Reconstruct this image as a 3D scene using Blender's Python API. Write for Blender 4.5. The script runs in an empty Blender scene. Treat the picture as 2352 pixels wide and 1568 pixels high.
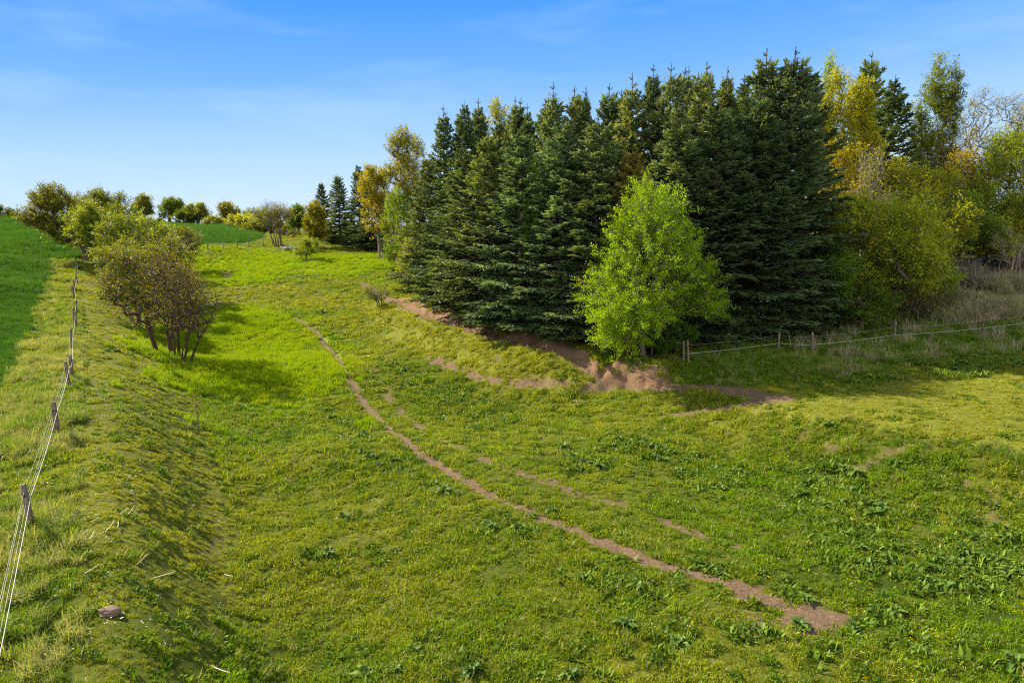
import bpy, math, random
import numpy as np
from mathutils import Vector
scene = bpy.context.scene
COL = scene.collection
rad = math.radians

# ------------------------------------------------------------------ camera
FPX, CX, CY, CAM_H = 1568.0, 1176.0, 784.0, 10.0      # survey frame: 2352 x 1568 picture, 24 mm lens
TH = math.atan(284.0 / 1568.0)
CT, ST = math.cos(TH), math.sin(TH)

def ray(px, py):
    x = (px - CX) / FPX; y = -(py - CY) / FPX
    return np.array([x, y * ST + CT, y * CT - ST])

def at_z(px, py, z):
    d = ray(px, py); t = (z - CAM_H) / d[2]
    return np.array([d[0] * t, d[1] * t, z])

def at_d(px, py, Y):
    d = ray(px, py); t = Y / d[1]
    return np.array([d[0] * t, Y, CAM_H + d[2] * t])

# ------------------------------------------------------------------ noise
def _h(ix, iy, s):
    n = (ix.astype(np.int64) * 374761393 + iy.astype(np.int64) * 668265263 + s * 974634777) & 0x7fffffff
    n = ((n ^ (n >> 13)) * 1274126177) & 0x7fffffff
    n = n ^ (n >> 16)
    return (n & 0xffff) / 65535.0

def vnoise(x, y, s=0):
    ix = np.floor(x); iy = np.floor(y)
    fx = x - ix; fy = y - iy
    fx = fx * fx * fx * (fx * (fx * 6 - 15) + 10); fy = fy * fy * fy * (fy * (fy * 6 - 15) + 10)
    a = _h(ix, iy, s); b = _h(ix + 1, iy, s); c = _h(ix, iy + 1, s); d = _h(ix + 1, iy + 1, s)
    return (a * (1 - fx) + b * fx) * (1 - fy) + (c * (1 - fx) + d * fx) * fy

def fbm(x, y, s=0, o=4):
    r = 0; amp = .5
    for k in range(o):
        r = r + amp * (vnoise(x, y, s + k * 17) - .5) * 2
        x = x * 2.03 + 13.1; y = y * 2.03 + 7.7; amp *= .5
    return r

def sstep(a, b, x):
    t = np.clip((x - a) / (b - a), 0, 1)
    return t * t * (3 - 2 * t)

# ------------------------------------------------------------------ terrain control points
CP = []
def cz(*pts):
    for px, py, z in pts: CP.append(at_z(px, py, z))
def cd(*pts):
    for px, py, Y in pts: CP.append(at_d(px, py, Y))
def cw(*pts):
    for p in pts: CP.append(np.array(p, float))
def line_z(pts, n=4):
    w = [at_z(*p) for p in pts]
    for a, b in zip(w[:-1], w[1:]):
        for k in range(n): CP.append(a + (b - a) * k / n)
    CP.append(w[-1])

def fence_x(Y): return -11.9 - 0.62 * (Y - 17)
FZ = [(4, 1.5), (10, 1.9), (17, 2.2), (24, 2.2), (31, 2.25), (39, 2.3), (47, 2.4), (60, 2.75), (75, 3.3), (84, 3.9), (92, 4.5)]
for Y in (4, 7, 10, 12, 14.5, 17, 19.5, 22, 24.5, 27, 30, 33, 36, 39, 43, 47, 52, 57, 62, 69, 77, 84, 92):
    z = float(np.interp(Y, [q[0] for q in FZ], [q[1] for q in FZ]))
    cw((fence_x(Y), Y, z), (fence_x(Y) + 1.2, Y, z - .04), (fence_x(Y) - 3, Y, z + .08))
    if 6 < Y < 63: cw((fence_x(Y) + float(np.interp(Y, [10, 30], [1.7, 2.4])), Y, z - .30))
def crop_z(Y): return max(2.3, 2.3 + (Y - 28) * .053)
for Y in (5, 17, 31, 45, 60, 80, 100, 130, 158):
    for off in (7, 20, 50, 110):
        cw((fence_x(min(Y, 90)) - off - (max(0, Y - 90) * .5), Y, min(9.3, crop_z(Y) + .012 * off * min(1, Y / 60))))
cd((440, 572, 102), (520, 562, 108), (590, 556, 112), (480, 540, 130), (400, 521, 172), (500, 524, 168), (575, 534, 158), (600, 540, 140))
# left toe
line_z([(690, 1800, 0), (620, 1568, 0), (490, 1250, 0), (480, 1020, 0), (410, 850, .3), (330, 740, 1.0), (262, 672, 2.1), (228, 628, 3.3)], 3)
# valley floor
cz((900, 1568, 0), (1176, 1568, 0), (1600, 1568, .05), (2000, 1568, .1), (2352, 1568, .2), (2900, 1568, .3))
cz((700, 1250, -.02), (1000, 1250, 0), (1400, 1250, .05), (1750, 1250, .1), (700, 1030, 0), (1000, 1030, .03), (1300, 1030, .1), (1500, 1000, .22))
cz((500, 840, .3), (650, 840, .3), (850, 840, .42), (480, 735, 1.05), (620, 735, 1.05), (780, 735, 1.15), (430, 665, 2.2), (560, 665, 2.2), (700, 665, 2.3), (420, 610, 3.7), (560, 608, 3.75), (700, 607, 3.9), (430, 585, 4.6), (560, 580, 4.95), (650, 577, 5.0), (720, 578, 5.0), (800, 578, 5.0))
# right toe, path shelf, top of the earth bank
line_z([(1440, 889, .62), (1300, 889, .6), (1150, 867, .6), (1050, 838, .68), (950, 795, .85), (860, 745, 1.15), (800, 690, 1.8)], 3)
SHELF = [at_z(*q) for q in [(905, 690, 2.4), (1000, 732, 2.2), (1150, 777, 1.95), (1280, 812, 1.85), (1380, 860, 1.2), (1430, 882, .85)]]
for a_, b_ in zip(SHELF[:-1], SHELF[1:]):
    for k_ in range(4):
        q_ = a_ + (b_ - a_) * k_ / 4; CP.append(q_)
        if q_[2] > 1.5: CP.append(q_ + np.array([-.42, -.42, -.05]))
EDGE = [at_z(*q) for q in [(880, 655, 2.75), (940, 673, 2.75), (1017, 701, 2.68), (1150, 744, 2.55), (1288, 776, 2.5), (1400, 806, 2.2), (1470, 832, 1.95), (1510, 836, 1.9), (1568, 830, 1.9)]]
for a_, b_ in zip(EDGE[:-1], EDGE[1:]):
    for k_ in range(4):
        q_ = a_ + (b_ - a_) * k_ / 4; CP.append(q_)
        if k_ % 2 == 0:
            for o_ in (.7, 1.8, 3.6, 7):
                CP.append(q_ + np.array([.876 * o_ * (.5 if q_[0] > 6 else 1), .48 * o_ * (1.8 if q_[0] > 6 else 1), .05 + .01 * o_]))
line_z([(1470, 884, .82), (1550, 888, .95), (1650, 896, 1.1), (1790, 918, 1.35)], 3)
line_z([(1540, 862, 1.25), (1568, 828, 1.98), (1680, 815, 2.05), (1787, 808, 2.1), (1868, 812, 2.2), (2053, 790, 2.5), (2255, 773, 2.7), (2400, 757, 2.9), (2700, 740, 3.2)], 2)
line_z([(1450, 905, .55), (1550, 940, .36), (1650, 985, .3), (1800, 1050, .2), (1950, 1110, .2), (2100, 1160, .2), (2352, 1235, .3), (2800, 1370, .4)], 4)
line_z([(1700, 918, 1.05), (1830, 945, 1.35), (2000, 958, 1.65), (2150, 985, 1.78), (2352, 1030, 1.85), (2700, 1110, 1.85), (3200, 1200, 1.9)], 4)
line_z([(1830, 985, .95), (2000, 1020, 1.05), (2150, 1062, 1.0), (2352, 1118, 1.0)], 3)
line_z([(1830, 925, 1.42), (2000, 940, 1.72), (2150, 966, 1.86), (2352, 1008, 1.93)], 3)
cz((2000, 875, 1.9), (2200, 850, 2.2), (2352, 830, 2.4), (2700, 850, 2.5), (2352, 930, 2.05))
cd((2300, 700, 47), (2300, 650, 51), (2340, 605, 56), (2130, 715, 47.5), (2700, 640, 52), (2000, 738, 46.5))
cw((20, 50, 2.8), (8, 60, 3.1), (25, 60, 3.6), (-2, 75, 3.3), (40, 65, 6), (60, 60, 8), (30, 85, 5), (0, 100, 5), (-12, 110, 5.6), (60, 100, 8), (-15, 84, 3.2), (-20, 98, 4.6), (-25, 112, 5.8), (-38, 120, 6.5), (-30, 150, 7.5), (10, 150, 7.5), (70, 150, 9), (110, 80, 9), (60, 45, 5), (60, 25, 2.6))
def far_z(a, r): return np.interp(np.degrees(a), [-40, -33, -29, -10, 10, 30], [8.9, 8.5, 7.4, 7.4, 8.0, 9.0]) - .016 * (r - 200)
for a in (-65, -45, -36, -30, -25, -18, -8, 8, 30, 60):
    for r in (215, 300, 600):
        cw((r * math.sin(rad(a)), r * math.cos(rad(a)), float(far_z(rad(a), r))))
CP = np.array(CP)
def to_ab(x, y): return np.arctan2(x, y), .5 * np.log(x * x + y * y + 1e-9)
ca, cb = to_ab(CP[:, 0], CP[:, 1])
P = np.stack([ca, cb], 1)
keep = []
for i in range(len(P)):                      # drop near-duplicates
    if all((P[i, 0] - P[j, 0]) ** 2 + (P[i, 1] - P[j, 1]) ** 2 > 1e-5 for j in keep): keep.append(i)
P = P[keep]; Zc = CP[keep, 2]
def tps_k(d2): return .5 * d2 * np.log(d2 + 1e-12)
def _fit():
    n = len(P)
    d2 = ((P[:, None] - P[None]) ** 2).sum(-1)
    A = np.zeros((n + 3, n + 3)); A[:n, :n] = tps_k(d2) + np.eye(n) * 2e-5
    A[:n, n] = 1; A[:n, n + 1:] = P; A[n, :n] = 1; A[n + 1:, :n] = P.T
    return np.linalg.solve(A, np.r_[Zc, 0, 0, 0])
W = _fit()
A0, A1, B0, B1 = -1.2, 1.2, math.log(4.0), math.log(1500.0)
NA, NB = 880, 800
ga = np.linspace(A0, A1, NA); gb = np.linspace(B0, B1, NB)
def _coarse(na, nb):
    aa, bb = np.meshgrid(np.linspace(A0, A1, na), np.linspace(B0, B1, nb))
    out = np.empty(aa.size); q = np.stack([aa.ravel(), bb.ravel()], 1); n = len(P)
    for s in range(0, len(q), 20000):
        c = q[s:s + 20000]
        d2 = ((c[:, None] - P[None]) ** 2).sum(-1)
        out[s:s + 20000] = tps_k(d2) @ W[:n] + W[n] + c @ W[n + 1:]
    return out.reshape(nb, na)
def bil(Z, a, b):
    nb, na = Z.shape
    u = np.clip((a - A0) / (A1 - A0) * (na - 1), 0, na - 1.001); v = np.clip((b - B0) / (B1 - B0) * (nb - 1), 0, nb - 1.001)
    i = u.astype(int); j = v.astype(int); fu = u - i; fv = v - j
    return (Z[j, i] * (1 - fu) + Z[j, i + 1] * fu) * (1 - fv) + (Z[j + 1, i] * (1 - fu) + Z[j + 1, i + 1] * fu) * fv
ZC = _coarse(360, 340)
AA, BB = np.meshgrid(ga, gb)
RR = np.exp(BB); GX = RR * np.sin(AA); GY = RR * np.cos(AA)
GZ = bil(ZC, AA, BB)
far = sstep(250, 420, RR); GZ = GZ * (1 - far) + far_z(AA, RR) * far
def ground_of(Z):
    def g(px, py):
        d = ray(px, py); t = np.exp(np.linspace(math.log(5), math.log(500), 1600))
        x = d[0] * t; y = d[1] * t; z = CAM_H + d[2] * t
        a, b = to_ab(x, y)
        below = z < bil(Z, a, b)
        k = int(np.argmax(below)) if below.any() else len(t) - 1
        return np.array([x[k], y[k]])
    return g
ground = ground_of(GZ)
def poly(pts): return np.array([ground(*p) for p in pts])
def in_poly(pl, x, y):
    c = np.zeros(x.shape, bool); j = len(pl) - 1
    for i in range(len(pl)):
        xi, yi = pl[i]; xj, yj = pl[j]
        m = ((yi > y) != (yj > y)) & (x < (xj - xi) * (y - yi) / (yj - yi + 1e-12) + xi)
        c ^= m; j = i
    return c
def seg_dist(pl, x, y):
    best = np.full(x.shape, 1e9)
    for (ax, ay), (bx, by) in zip(pl[:-1], pl[1:]):
        dx, dy = bx - ax, by - ay
        t = np.clip(((x - ax) * dx + (y - ay) * dy) / (dx * dx + dy * dy + 1e-9), 0, 1)
        best = np.minimum(best, np.hypot(x - ax - t * dx, y - ay - t * dy))
    return best
def poly_soft(pl, x, y, w):                  # 1 inside, fading to 0 over w metres outside
    ins = in_poly(pl, x, y); d = seg_dist(np.vstack([pl, pl[:1]]), x, y)
    return np.where(ins, 1.0, np.clip(1 - d / w, 0, 1))

# ------------------------------------------------------------------ ground zones (world outlines)
PATHS = [
  (poly([(672, 728), (700, 745), (735, 770), (768, 815), (792, 852), (812, 890), (832, 925), (866, 958), (900, 988), (960, 1037), (1050, 1091), (1130, 1137), (1210, 1172), (1280, 1203), (1370, 1240), (1480, 1286), (1590, 1312), (1700, 1352), (1790, 1388), (1880, 1408)]), .20, 1.0),
  (poly([(845, 835), (880, 880), (905, 930), (950, 970), (1000, 1002), (1100, 1052), (1250, 1106), (1400, 1152), (1500, 1188), (1600, 1225), (1720, 1265)]), .24, .58),
  (poly([(830, 650), (870, 672), (905, 692), (950, 712), (1000, 733), (1080, 757), (1150, 778), (1220, 795), (1280, 812), (1340, 840), (1390, 866), (1440, 882), (1520, 886), (1600, 890), (1680, 897), (1760, 910), (1800, 917)]), .36, 1.0),
  (poly([(980, 822), (1050, 850), (1120, 872), (1200, 884), (1330, 892), (1440, 886)]), .30, .85),
  (poly([(1530, 955), (1600, 946), (1680, 934), (1740, 922), (1800, 916)]), .26, .9),
  (poly([(725, 590), (705, 605), (690, 618), (682, 632)]), .22, .6),
  (poly([(480, 1290), (500, 1230), (495, 1180), (500, 1130)]), .2, .36),
]
DIRT_POLYS = [
  (poly([(915, 680), (1017, 706), (1150, 750), (1288, 784), (1400, 822), (1440, 845), (1440, 884), (1380, 858), (1280, 811), (1150, 776), (1000, 731), (905, 692)]), 1.0, .06),
  (poly([(1700, 1345), (1800, 1375), (1890, 1394), (1960, 1418), (1890, 1442), (1800, 1448), (1740, 1420)]), 1.0, .6),
  (poly([(1455, 846), (1530, 850), (1545, 870), (1520, 886), (1450, 884)]), .95, .25),
  (poly([(512, 624), (526, 624), (530, 642), (510, 642)]), .9, .8),
  (poly([(450, 690), (545, 682), (560, 700), (470, 706)]), .5, 2),
  (poly([(2214, 1100), (2232, 1100), (2240, 1122), (2216, 1124)]), .62, .3),
  (poly([(2225, 1050), (2258, 1052), (2262, 1068), (2225, 1068)]), .6, .3),
]
SLOPE = poly([(905, 694), (1000, 736), (1150, 781), (1280, 818), (1380, 866), (1410, 884), (1300, 886), (1150, 862), (1050, 832), (950, 790), (870, 740), (830, 700)])
RBANK = poly([(1700, 925), (1830, 950), (2000, 965), (2150, 990), (2352, 1035), (2352, 1235), (2100, 1160), (1950, 1110), (1800, 1050), (1650, 985), (1600, 960)])
LUSH1 = poly([(430, 712), (545, 712), (640, 748), (700, 800), (722, 850), (690, 885), (600, 905), (520, 900), (450, 862), (415, 800)])
LUSH2 = poly([(440, 590), (620, 577), (700, 580), (690, 600), (650, 625), (560, 648), (440, 640)])
LUSH3 = poly([(735, 590), (850, 592), (860, 612), (800, 628), (720, 622)])
PLATEAU = poly([(1700, 905), (1950, 890), (2352, 860), (2352, 1025), (2150, 982), (2000, 953), (1830, 938)])
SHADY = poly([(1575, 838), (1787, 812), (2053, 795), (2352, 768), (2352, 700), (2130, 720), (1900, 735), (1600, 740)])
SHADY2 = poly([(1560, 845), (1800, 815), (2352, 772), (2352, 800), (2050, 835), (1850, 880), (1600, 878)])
DRY = poly([(2080, 740), (2110, 690), (2150, 625), (2230, 600), (2352, 585), (2352, 730), (2200, 742)])
CROP = np.array([(-600, -60), (fence_x(2) - 3.1, 2), (fence_x(40) - 3.1, 40), (fence_x(90) - 3.4, 90), (-54, 100.5), (-46.5, 106), (-42.4, 111), (-43.5, 121), (-49, 135), (-61, 160), (-75, 185), (-120, 260), (-300, 1450), (-1450, 1450)])
LIP = poly([(1900, 975), (2050, 985), (2200, 1012), (2352, 1050), (2352, 1100), (2200, 1062), (2050, 1030), (1920, 1000)])
FOREST = np.array([(-13, 86), (-6, 58), (2.9, 42.2), (6.5, 40), (10, 39.6), (22, 44), (32, 48), (44, 57), (90, 70), (90, 150), (-25, 150), (-21, 108)])
FARBANK = poly([(440, 588), (600, 566), (650, 572), (640, 582), (450, 602)])
wob = lambda x, y, s, a: (x + a * fbm(x * s, y * s, 5, 3), y + a * fbm(x * s, y * s, 55, 3))
def zones(x, y):
    r = np.hypot(x, y)
    wx, wy = wob(x, y, .8, .5)
    Z = {}
    dirt = np.zeros(x.shape)
    px_, py_ = wob(x, y, 1.7, .16)
    for pl, w, s in PATHS:
        d = seg_dist(pl, px_, py_)
        ww = w * (1 + .35 * fbm(x * .9, y * .9, 91, 3))
        dirt = np.maximum(dirt, s * (1 - sstep(ww * .7, ww * 1.9, d)) * (1.0 if s > .95 else np.clip(.82 + .7 * fbm(x * 1.3, y * 1.3, 31, 3), 0, 1.1)))
    for pl, s, w in DIRT_POLYS:
        dirt = np.maximum(dirt, s * poly_soft(pl, px_, py_, w) * np.clip((.95 if w < .1 else .80) + 1.3 * fbm(x * 1.5, y * 1.5, 77, 4), 0, 1))
    sl = poly_soft(SLOPE, wx, wy, .6); rb = poly_soft(RBANK, wx, wy, .6)
    spots = np.maximum(sl * .95, rb * .8) * sstep(.1, .4, fbm(x * .9, y * .9, 33, 4))
    Z['dirt'] = np.clip(np.maximum(dirt, spots * .55), 0, 1)
    Z['slope'] = sl; Z['rbank'] = rb
    lx, ly = wob(x, y, .35, 2.2)
    Z['lush'] = np.maximum.reduce([poly_soft(p_, lx, ly, 4.0) for p_ in (LUSH1, LUSH2, LUSH3)])
    Z['plateau'] = poly_soft(PLATEAU, wx, wy, 1.5)
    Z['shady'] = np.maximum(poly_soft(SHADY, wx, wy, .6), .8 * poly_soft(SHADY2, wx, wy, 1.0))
    Z['lip'] = poly_soft(LIP, wx, wy, .5)
    Z['dry'] = poly_soft(DRY, wx, wy, .8)
    Z['crop'] = in_poly(CROP, x + .15 * fbm(x, y, 8, 2), y).astype(float)
    Z['forest'] = in_poly(FOREST, x, y).astype(float)
    fx = fence_x(y)
    Z['verge'] = ((x < fx + .5 + .5 * fbm(x * .5, y * .5, 4, 3)) & (x > fx - 3.5) & (y < 90)).astype(float) * (1 - Z['crop'])
    Z['farbank'] = poly_soft(FARBANK, wx, wy, 1.0)
    toe = fx + np.interp(y, [10, 17, 24, 31, 45, 60, 80], [2.5, 4.4, 5.4, 6.4, 7.0, 6.5, 4.5])
    Z['bank'] = ((x > fx + .3) & (x < toe)).astype(float) * (y < 85)
    return Z
ZN = zones(GX, GY)
# small relief: turf lumps, terracettes on slopes, broken earth bank, sunken paths
near = 1 - sstep(90, 160, RR)
rough = .05 * fbm(GX * .7, GY * .7, 1, 3) + .055 * fbm(GX * 2.1, GY * 2.1, 2, 3)
rough += (1.3 * ZN['slope'] + 1.2 * ZN['rbank'] + .12 * ZN['bank']) * .19 * fbm(GX * 1.5 + GZ * 1.5, GY * 1.5 + GZ * 4, 3, 3)
eb = np.maximum(poly_soft(DIRT_POLYS[0][0], GX, GY, .3), poly_soft(DIRT_POLYS[2][0], GX, GY, .4))
rough += eb * (.30 * fbm(GX * 1.3, GY * 1.3, 6, 4) - .16 * np.abs(fbm(GX * 2.3, GY * 2.3, 16, 3)))
rough += ZN['verge'] * .14 * fbm(GX * .8, GY * .8, 9, 3)
dpath = seg_dist(PATHS[0][0], GX, GY)
rough -= .05 * (1 - sstep(.1, .5, dpath))
# wheel tracks of the tractor in the far crop
TRACKS = [poly([(425, 534), (455, 533), (480, 529), (500, 523), (505, 520)]), poly([(440, 538), (480, 536), (505, 532), (523, 526), (525, 522)])]
TRK = np.minimum(seg_dist(TRACKS[0], GX, GY), seg_dist(TRACKS[1], GX, GY))
TRK2 = seg_dist(np.array([ground(0, 511), ground(60, 513), ground(110, 522)]), GX, GY)
track = np.maximum(1 - sstep(.5, 1.2, TRK), .7 * (1 - sstep(.4, 1.0, TRK2)))
GZ = GZ + rough * near
def height(x, y):
    a, b = to_ab(np.asarray(x, float), np.asarray(y, float)); return bil(GZ, a, b)

# ------------------------------------------------------------------ mesh helpers
def mesh_np(name, V, faces, attrs=None, face_attrs=None, smooth=False):
    """faces: list of int arrays (n,k)"""
    me = bpy.data.meshes.new(name)
    V = np.ascontiguousarray(V, np.float32)
    me.vertices.add(len(V)); me.vertices.foreach_set('co', V.ravel())
    faces = [np.asarray(f, np.int32) for f in faces if len(f)]
    loops = np.concatenate([f.ravel() for f in faces]); sizes = np.concatenate([np.full(len(f), f.shape[1], np.int32) for f in faces])
    starts = np.r_[0, np.cumsum(sizes)[:-1]].astype(np.int32)
    me.loops.add(len(loops)); me.loops.foreach_set('vertex_index', loops)
    me.polygons.add(len(sizes)); me.polygons.foreach_set('loop_start', starts)
    if smooth: me.polygons.foreach_set('use_smooth', np.ones(len(sizes), bool))
    for k, v in (attrs or {}).items():
        v = np.asarray(v, np.float32)
        if v.ndim == 2:
            at = me.attributes.new(k, 'FLOAT_COLOR', 'POINT'); at.data.foreach_set('color', v.ravel())
        else:
            at = me.attributes.new(k, 'FLOAT', 'POINT'); at.data.foreach_set('value', v)
    for k, v in (face_attrs or {}).items():
        at = me.attributes.new(k, 'FLOAT', 'FACE'); at.data.foreach_set('value', np.asarray(v, np.float32))
    me.update(calc_edges=True)
    return me

def link(name, data, parent=None, mat=None):
    o = bpy.data.objects.new(name, data); COL.objects.link(o)
    if parent is not None: o.parent = parent
    if mat is not None: data.materials.append(mat)
    return o
def tag(o, label=None, cat=None, group=None, kind=None):
    if label: o['label'] = label
    if cat: o['category'] = cat
    if group: o['group'] = group
    if kind: o['kind'] = kind
    return o
def thing(name, label, cat, loc, group=None, rz=0):
    o = bpy.data.objects.new(name, None); COL.objects.link(o); o.empty_display_size = .3
    o.location = loc; o.rotation_euler = (0, 0, rz)
    return tag(o, label, cat, group)

def tubes(paths, radii, sides=4):
    """paths (P,K,3), radii (P,K) -> V, quads"""
    paths = np.asarray(paths, float); radii = np.asarray(radii, float)
    Pn, K, _ = paths.shape
    tan = np.gradient(paths, axis=1); tan /= np.linalg.norm(tan, axis=2, keepdims=True) + 1e-9
    ref = np.where(np.abs(tan[..., 2:3]) > .9, np.array([1., 0, 0]), np.array([0, 0, 1.]))
    u = np.cross(tan, ref); u /= np.linalg.norm(u, axis=2, keepdims=True) + 1e-9
    v = np.cross(tan, u)
    an = np.arange(sides) * 2 * math.pi / sides
    V = paths[:, :, None] + radii[..., None, None] * (np.cos(an)[:, None] * u[:, :, None] + np.sin(an)[:, None] * v[:, :, None])
    idx = np.arange(Pn * K * sides).reshape(Pn, K, sides)
    a = idx[:, :-1]; b = idx[:, 1:]
    Q = np.stack([a, np.roll(a, -1, 2), np.roll(b, -1, 2), b], -1).reshape(-1, 4)
    return V.reshape(-1, 3), Q

def cards(pos, dirv, nrm, L, Wd):
    """rhombus leaves: base at pos, along dirv"""
    side = np.cross(dirv, nrm); side /= np.linalg.norm(side, axis=1, keepdims=True) + 1e-9
    L = np.asarray(L)[:, None]; Wd = np.asarray(Wd)[:, None]
    V = np.stack([pos, pos + dirv * L * .45 + side * Wd * .5, pos + dirv * L, pos + dirv * L * .45 - side * Wd * .5], 1)
    return V.reshape(-1, 3), np.arange(len(pos) * 4).reshape(-1, 4)
def unit(v): return v / (np.linalg.norm(v, axis=-1, keepdims=True) + 1e-9)

# ------------------------------------------------------------------ materials
def newmat(name):
    m = bpy.data.materials.new(name); m.use_nodes = True
    nt = m.node_tree; nt.nodes.clear()
    return m, nt, nt.nodes, nt.links
def N(nt, t, **kw):
    n = nt.nodes.new(t)
    for k, v in kw.items():
        if k.startswith('i_'): n.inputs[k[2:].replace('_', ' ')].default_value = v
        else: setattr(n, k, v)
    return n
def mixc(nt, f, a, b, mode='MIX'):
    n = nt.nodes.new('ShaderNodeMix'); n.data_type = 'RGBA'; n.blend_type = mode; n.clamp_factor = True
    for sock, v in ((n.inputs[0], f), (n.inputs[6], a), (n.inputs[7], b)):
        if hasattr(v, 'is_linked') or isinstance(v, bpy.types.NodeSocket): nt.links.new(v, sock)
        elif isinstance(v, (tuple, list)): sock.default_value = (*v[:3], 1)
        else: sock.default_value = v
    return n.outputs[2]
def mth(nt, op, a, b=None, c=None, clamp=False):
    n = nt.nodes.new('ShaderNodeMath'); n.operation = op; n.use_clamp = clamp
    for s, v in zip(n.inputs, (a, b, c)):
        if v is None: continue
        if isinstance(v, bpy.types.NodeSocket): nt.links.new(v, s)
        else: s.default_value = v
    return n.outputs[0]
def ramp(nt, fac, stops):
    n = nt.nodes.new('ShaderNodeValToRGB'); cr = n.color_ramp
    while len(cr.elements) < len(stops): cr.elements.new(.5)
    for e, (p, c) in zip(cr.elements, stops): e.position = p; e.color = (*c, 1) if len(c) == 3 else c
    if isinstance(fac, bpy.types.NodeSocket): nt.links.new(fac, n.inputs[0])
    return n.outputs[0]
def noise(nt, vec, scale, detail=3, rough=.55):
    n = nt.nodes.new('ShaderNodeTexNoise'); n.inputs['Scale'].default_value = scale; n.inputs['Detail'].default_value = detail
    n.inputs['Roughness'].default_value = rough
    if vec is not None: nt.links.new(vec, n.inputs['Vector'])
    return n.outputs[0]
def attr(nt, name, typ='GEOMETRY'):
    n = nt.nodes.new('ShaderNodeAttribute'); n.attribute_name = name; n.attribute_type = typ
    return n
def leaf_shader(nt, col, trans=.4, spec=.25, rgh=.5, tmul=(1.25, 1.1, .5)):
    p = N(nt, 'ShaderNodeBsdfPrincipled'); nt.links.new(col, p.inputs['Base Color'])
    p.inputs['Roughness'].default_value = rgh; p.inputs['Specular IOR Level'].default_value = spec
    t = N(nt, 'ShaderNodeBsdfTranslucent'); nt.links.new(mixc(nt, 1.0, col, tmul, 'MULTIPLY'), t.inputs['Color'])
    m = N(nt, 'ShaderNodeMixShader'); m.inputs[0].default_value = trans
    nt.links.new(p.outputs[0], m.inputs[1]); nt.links.new(t.outputs[0], m.inputs[2])
    o = N(nt, 'ShaderNodeOutputMaterial'); nt.links.new(m.outputs[0], o.inputs[0])
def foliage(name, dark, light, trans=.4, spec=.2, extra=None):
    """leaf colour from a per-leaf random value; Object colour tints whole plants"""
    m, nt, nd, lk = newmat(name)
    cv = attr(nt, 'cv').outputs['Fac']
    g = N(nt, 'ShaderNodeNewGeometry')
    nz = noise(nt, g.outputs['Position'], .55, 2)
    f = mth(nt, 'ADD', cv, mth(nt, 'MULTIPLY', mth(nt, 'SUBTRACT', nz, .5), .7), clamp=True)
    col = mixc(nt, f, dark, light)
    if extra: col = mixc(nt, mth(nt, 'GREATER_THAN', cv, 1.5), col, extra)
    oi = N(nt, 'ShaderNodeObjectInfo')
    col = mixc(nt, 1.0, col, oi.outputs['Color'], 'MULTIPLY')
    leaf_shader(nt, col, trans, spec)
    return m
def bark(name, a, b):
    m, nt, nd, lk = newmat(name)
    g = N(nt, 'ShaderNodeNewGeometry')
    c = ramp(nt, noise(nt, g.outputs['Position'], 6, 5, .65), [(.3, a), (.7, b)])
    p = N(nt, 'ShaderNodeBsdfPrincipled'); lk.new(c, p.inputs['Base Color']); p.inputs['Roughness'].default_value = .9
    p.inputs['Specular IOR Level'].default_value = .1
    o = N(nt, 'ShaderNodeOutputMaterial'); lk.new(p.outputs[0], o.inputs[0])
    return m
def plain(name, a, b, scale=8, rgh=.7, spec=.3):
    m, nt, nd, lk = newmat(name)
    g = N(nt, 'ShaderNodeNewGeometry')
    c = ramp(nt, noise(nt, g.outputs['Position'], scale, 4, .6), [(.3, a), (.7, b)])
    p = N(nt, 'ShaderNodeBsdfPrincipled'); lk.new(c, p.inputs['Base Color']); p.inputs['Roughness'].default_value = rgh
    p.inputs['Specular IOR Level'].default_value = spec
    o = N(nt, 'ShaderNodeOutputMaterial'); lk.new(p.outputs[0], o.inputs[0])
    return m
# ------------------------------------------------------------------ ground sheet
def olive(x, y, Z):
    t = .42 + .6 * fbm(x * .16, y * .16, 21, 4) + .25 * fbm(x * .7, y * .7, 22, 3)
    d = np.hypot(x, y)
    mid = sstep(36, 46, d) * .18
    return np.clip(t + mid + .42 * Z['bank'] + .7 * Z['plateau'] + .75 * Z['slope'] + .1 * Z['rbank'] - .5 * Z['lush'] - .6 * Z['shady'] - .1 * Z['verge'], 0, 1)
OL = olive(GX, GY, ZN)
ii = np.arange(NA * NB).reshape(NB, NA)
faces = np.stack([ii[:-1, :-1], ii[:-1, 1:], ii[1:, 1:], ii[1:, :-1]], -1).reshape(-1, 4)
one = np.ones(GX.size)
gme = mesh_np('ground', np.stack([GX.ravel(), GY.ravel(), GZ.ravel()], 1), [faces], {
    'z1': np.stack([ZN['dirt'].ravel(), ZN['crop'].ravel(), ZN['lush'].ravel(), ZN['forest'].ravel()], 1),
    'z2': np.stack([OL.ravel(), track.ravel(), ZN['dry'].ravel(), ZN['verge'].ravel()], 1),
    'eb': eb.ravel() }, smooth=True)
GREEN, OLIVE = (.050, .088, .004), (.27, .275, .026)
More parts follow.
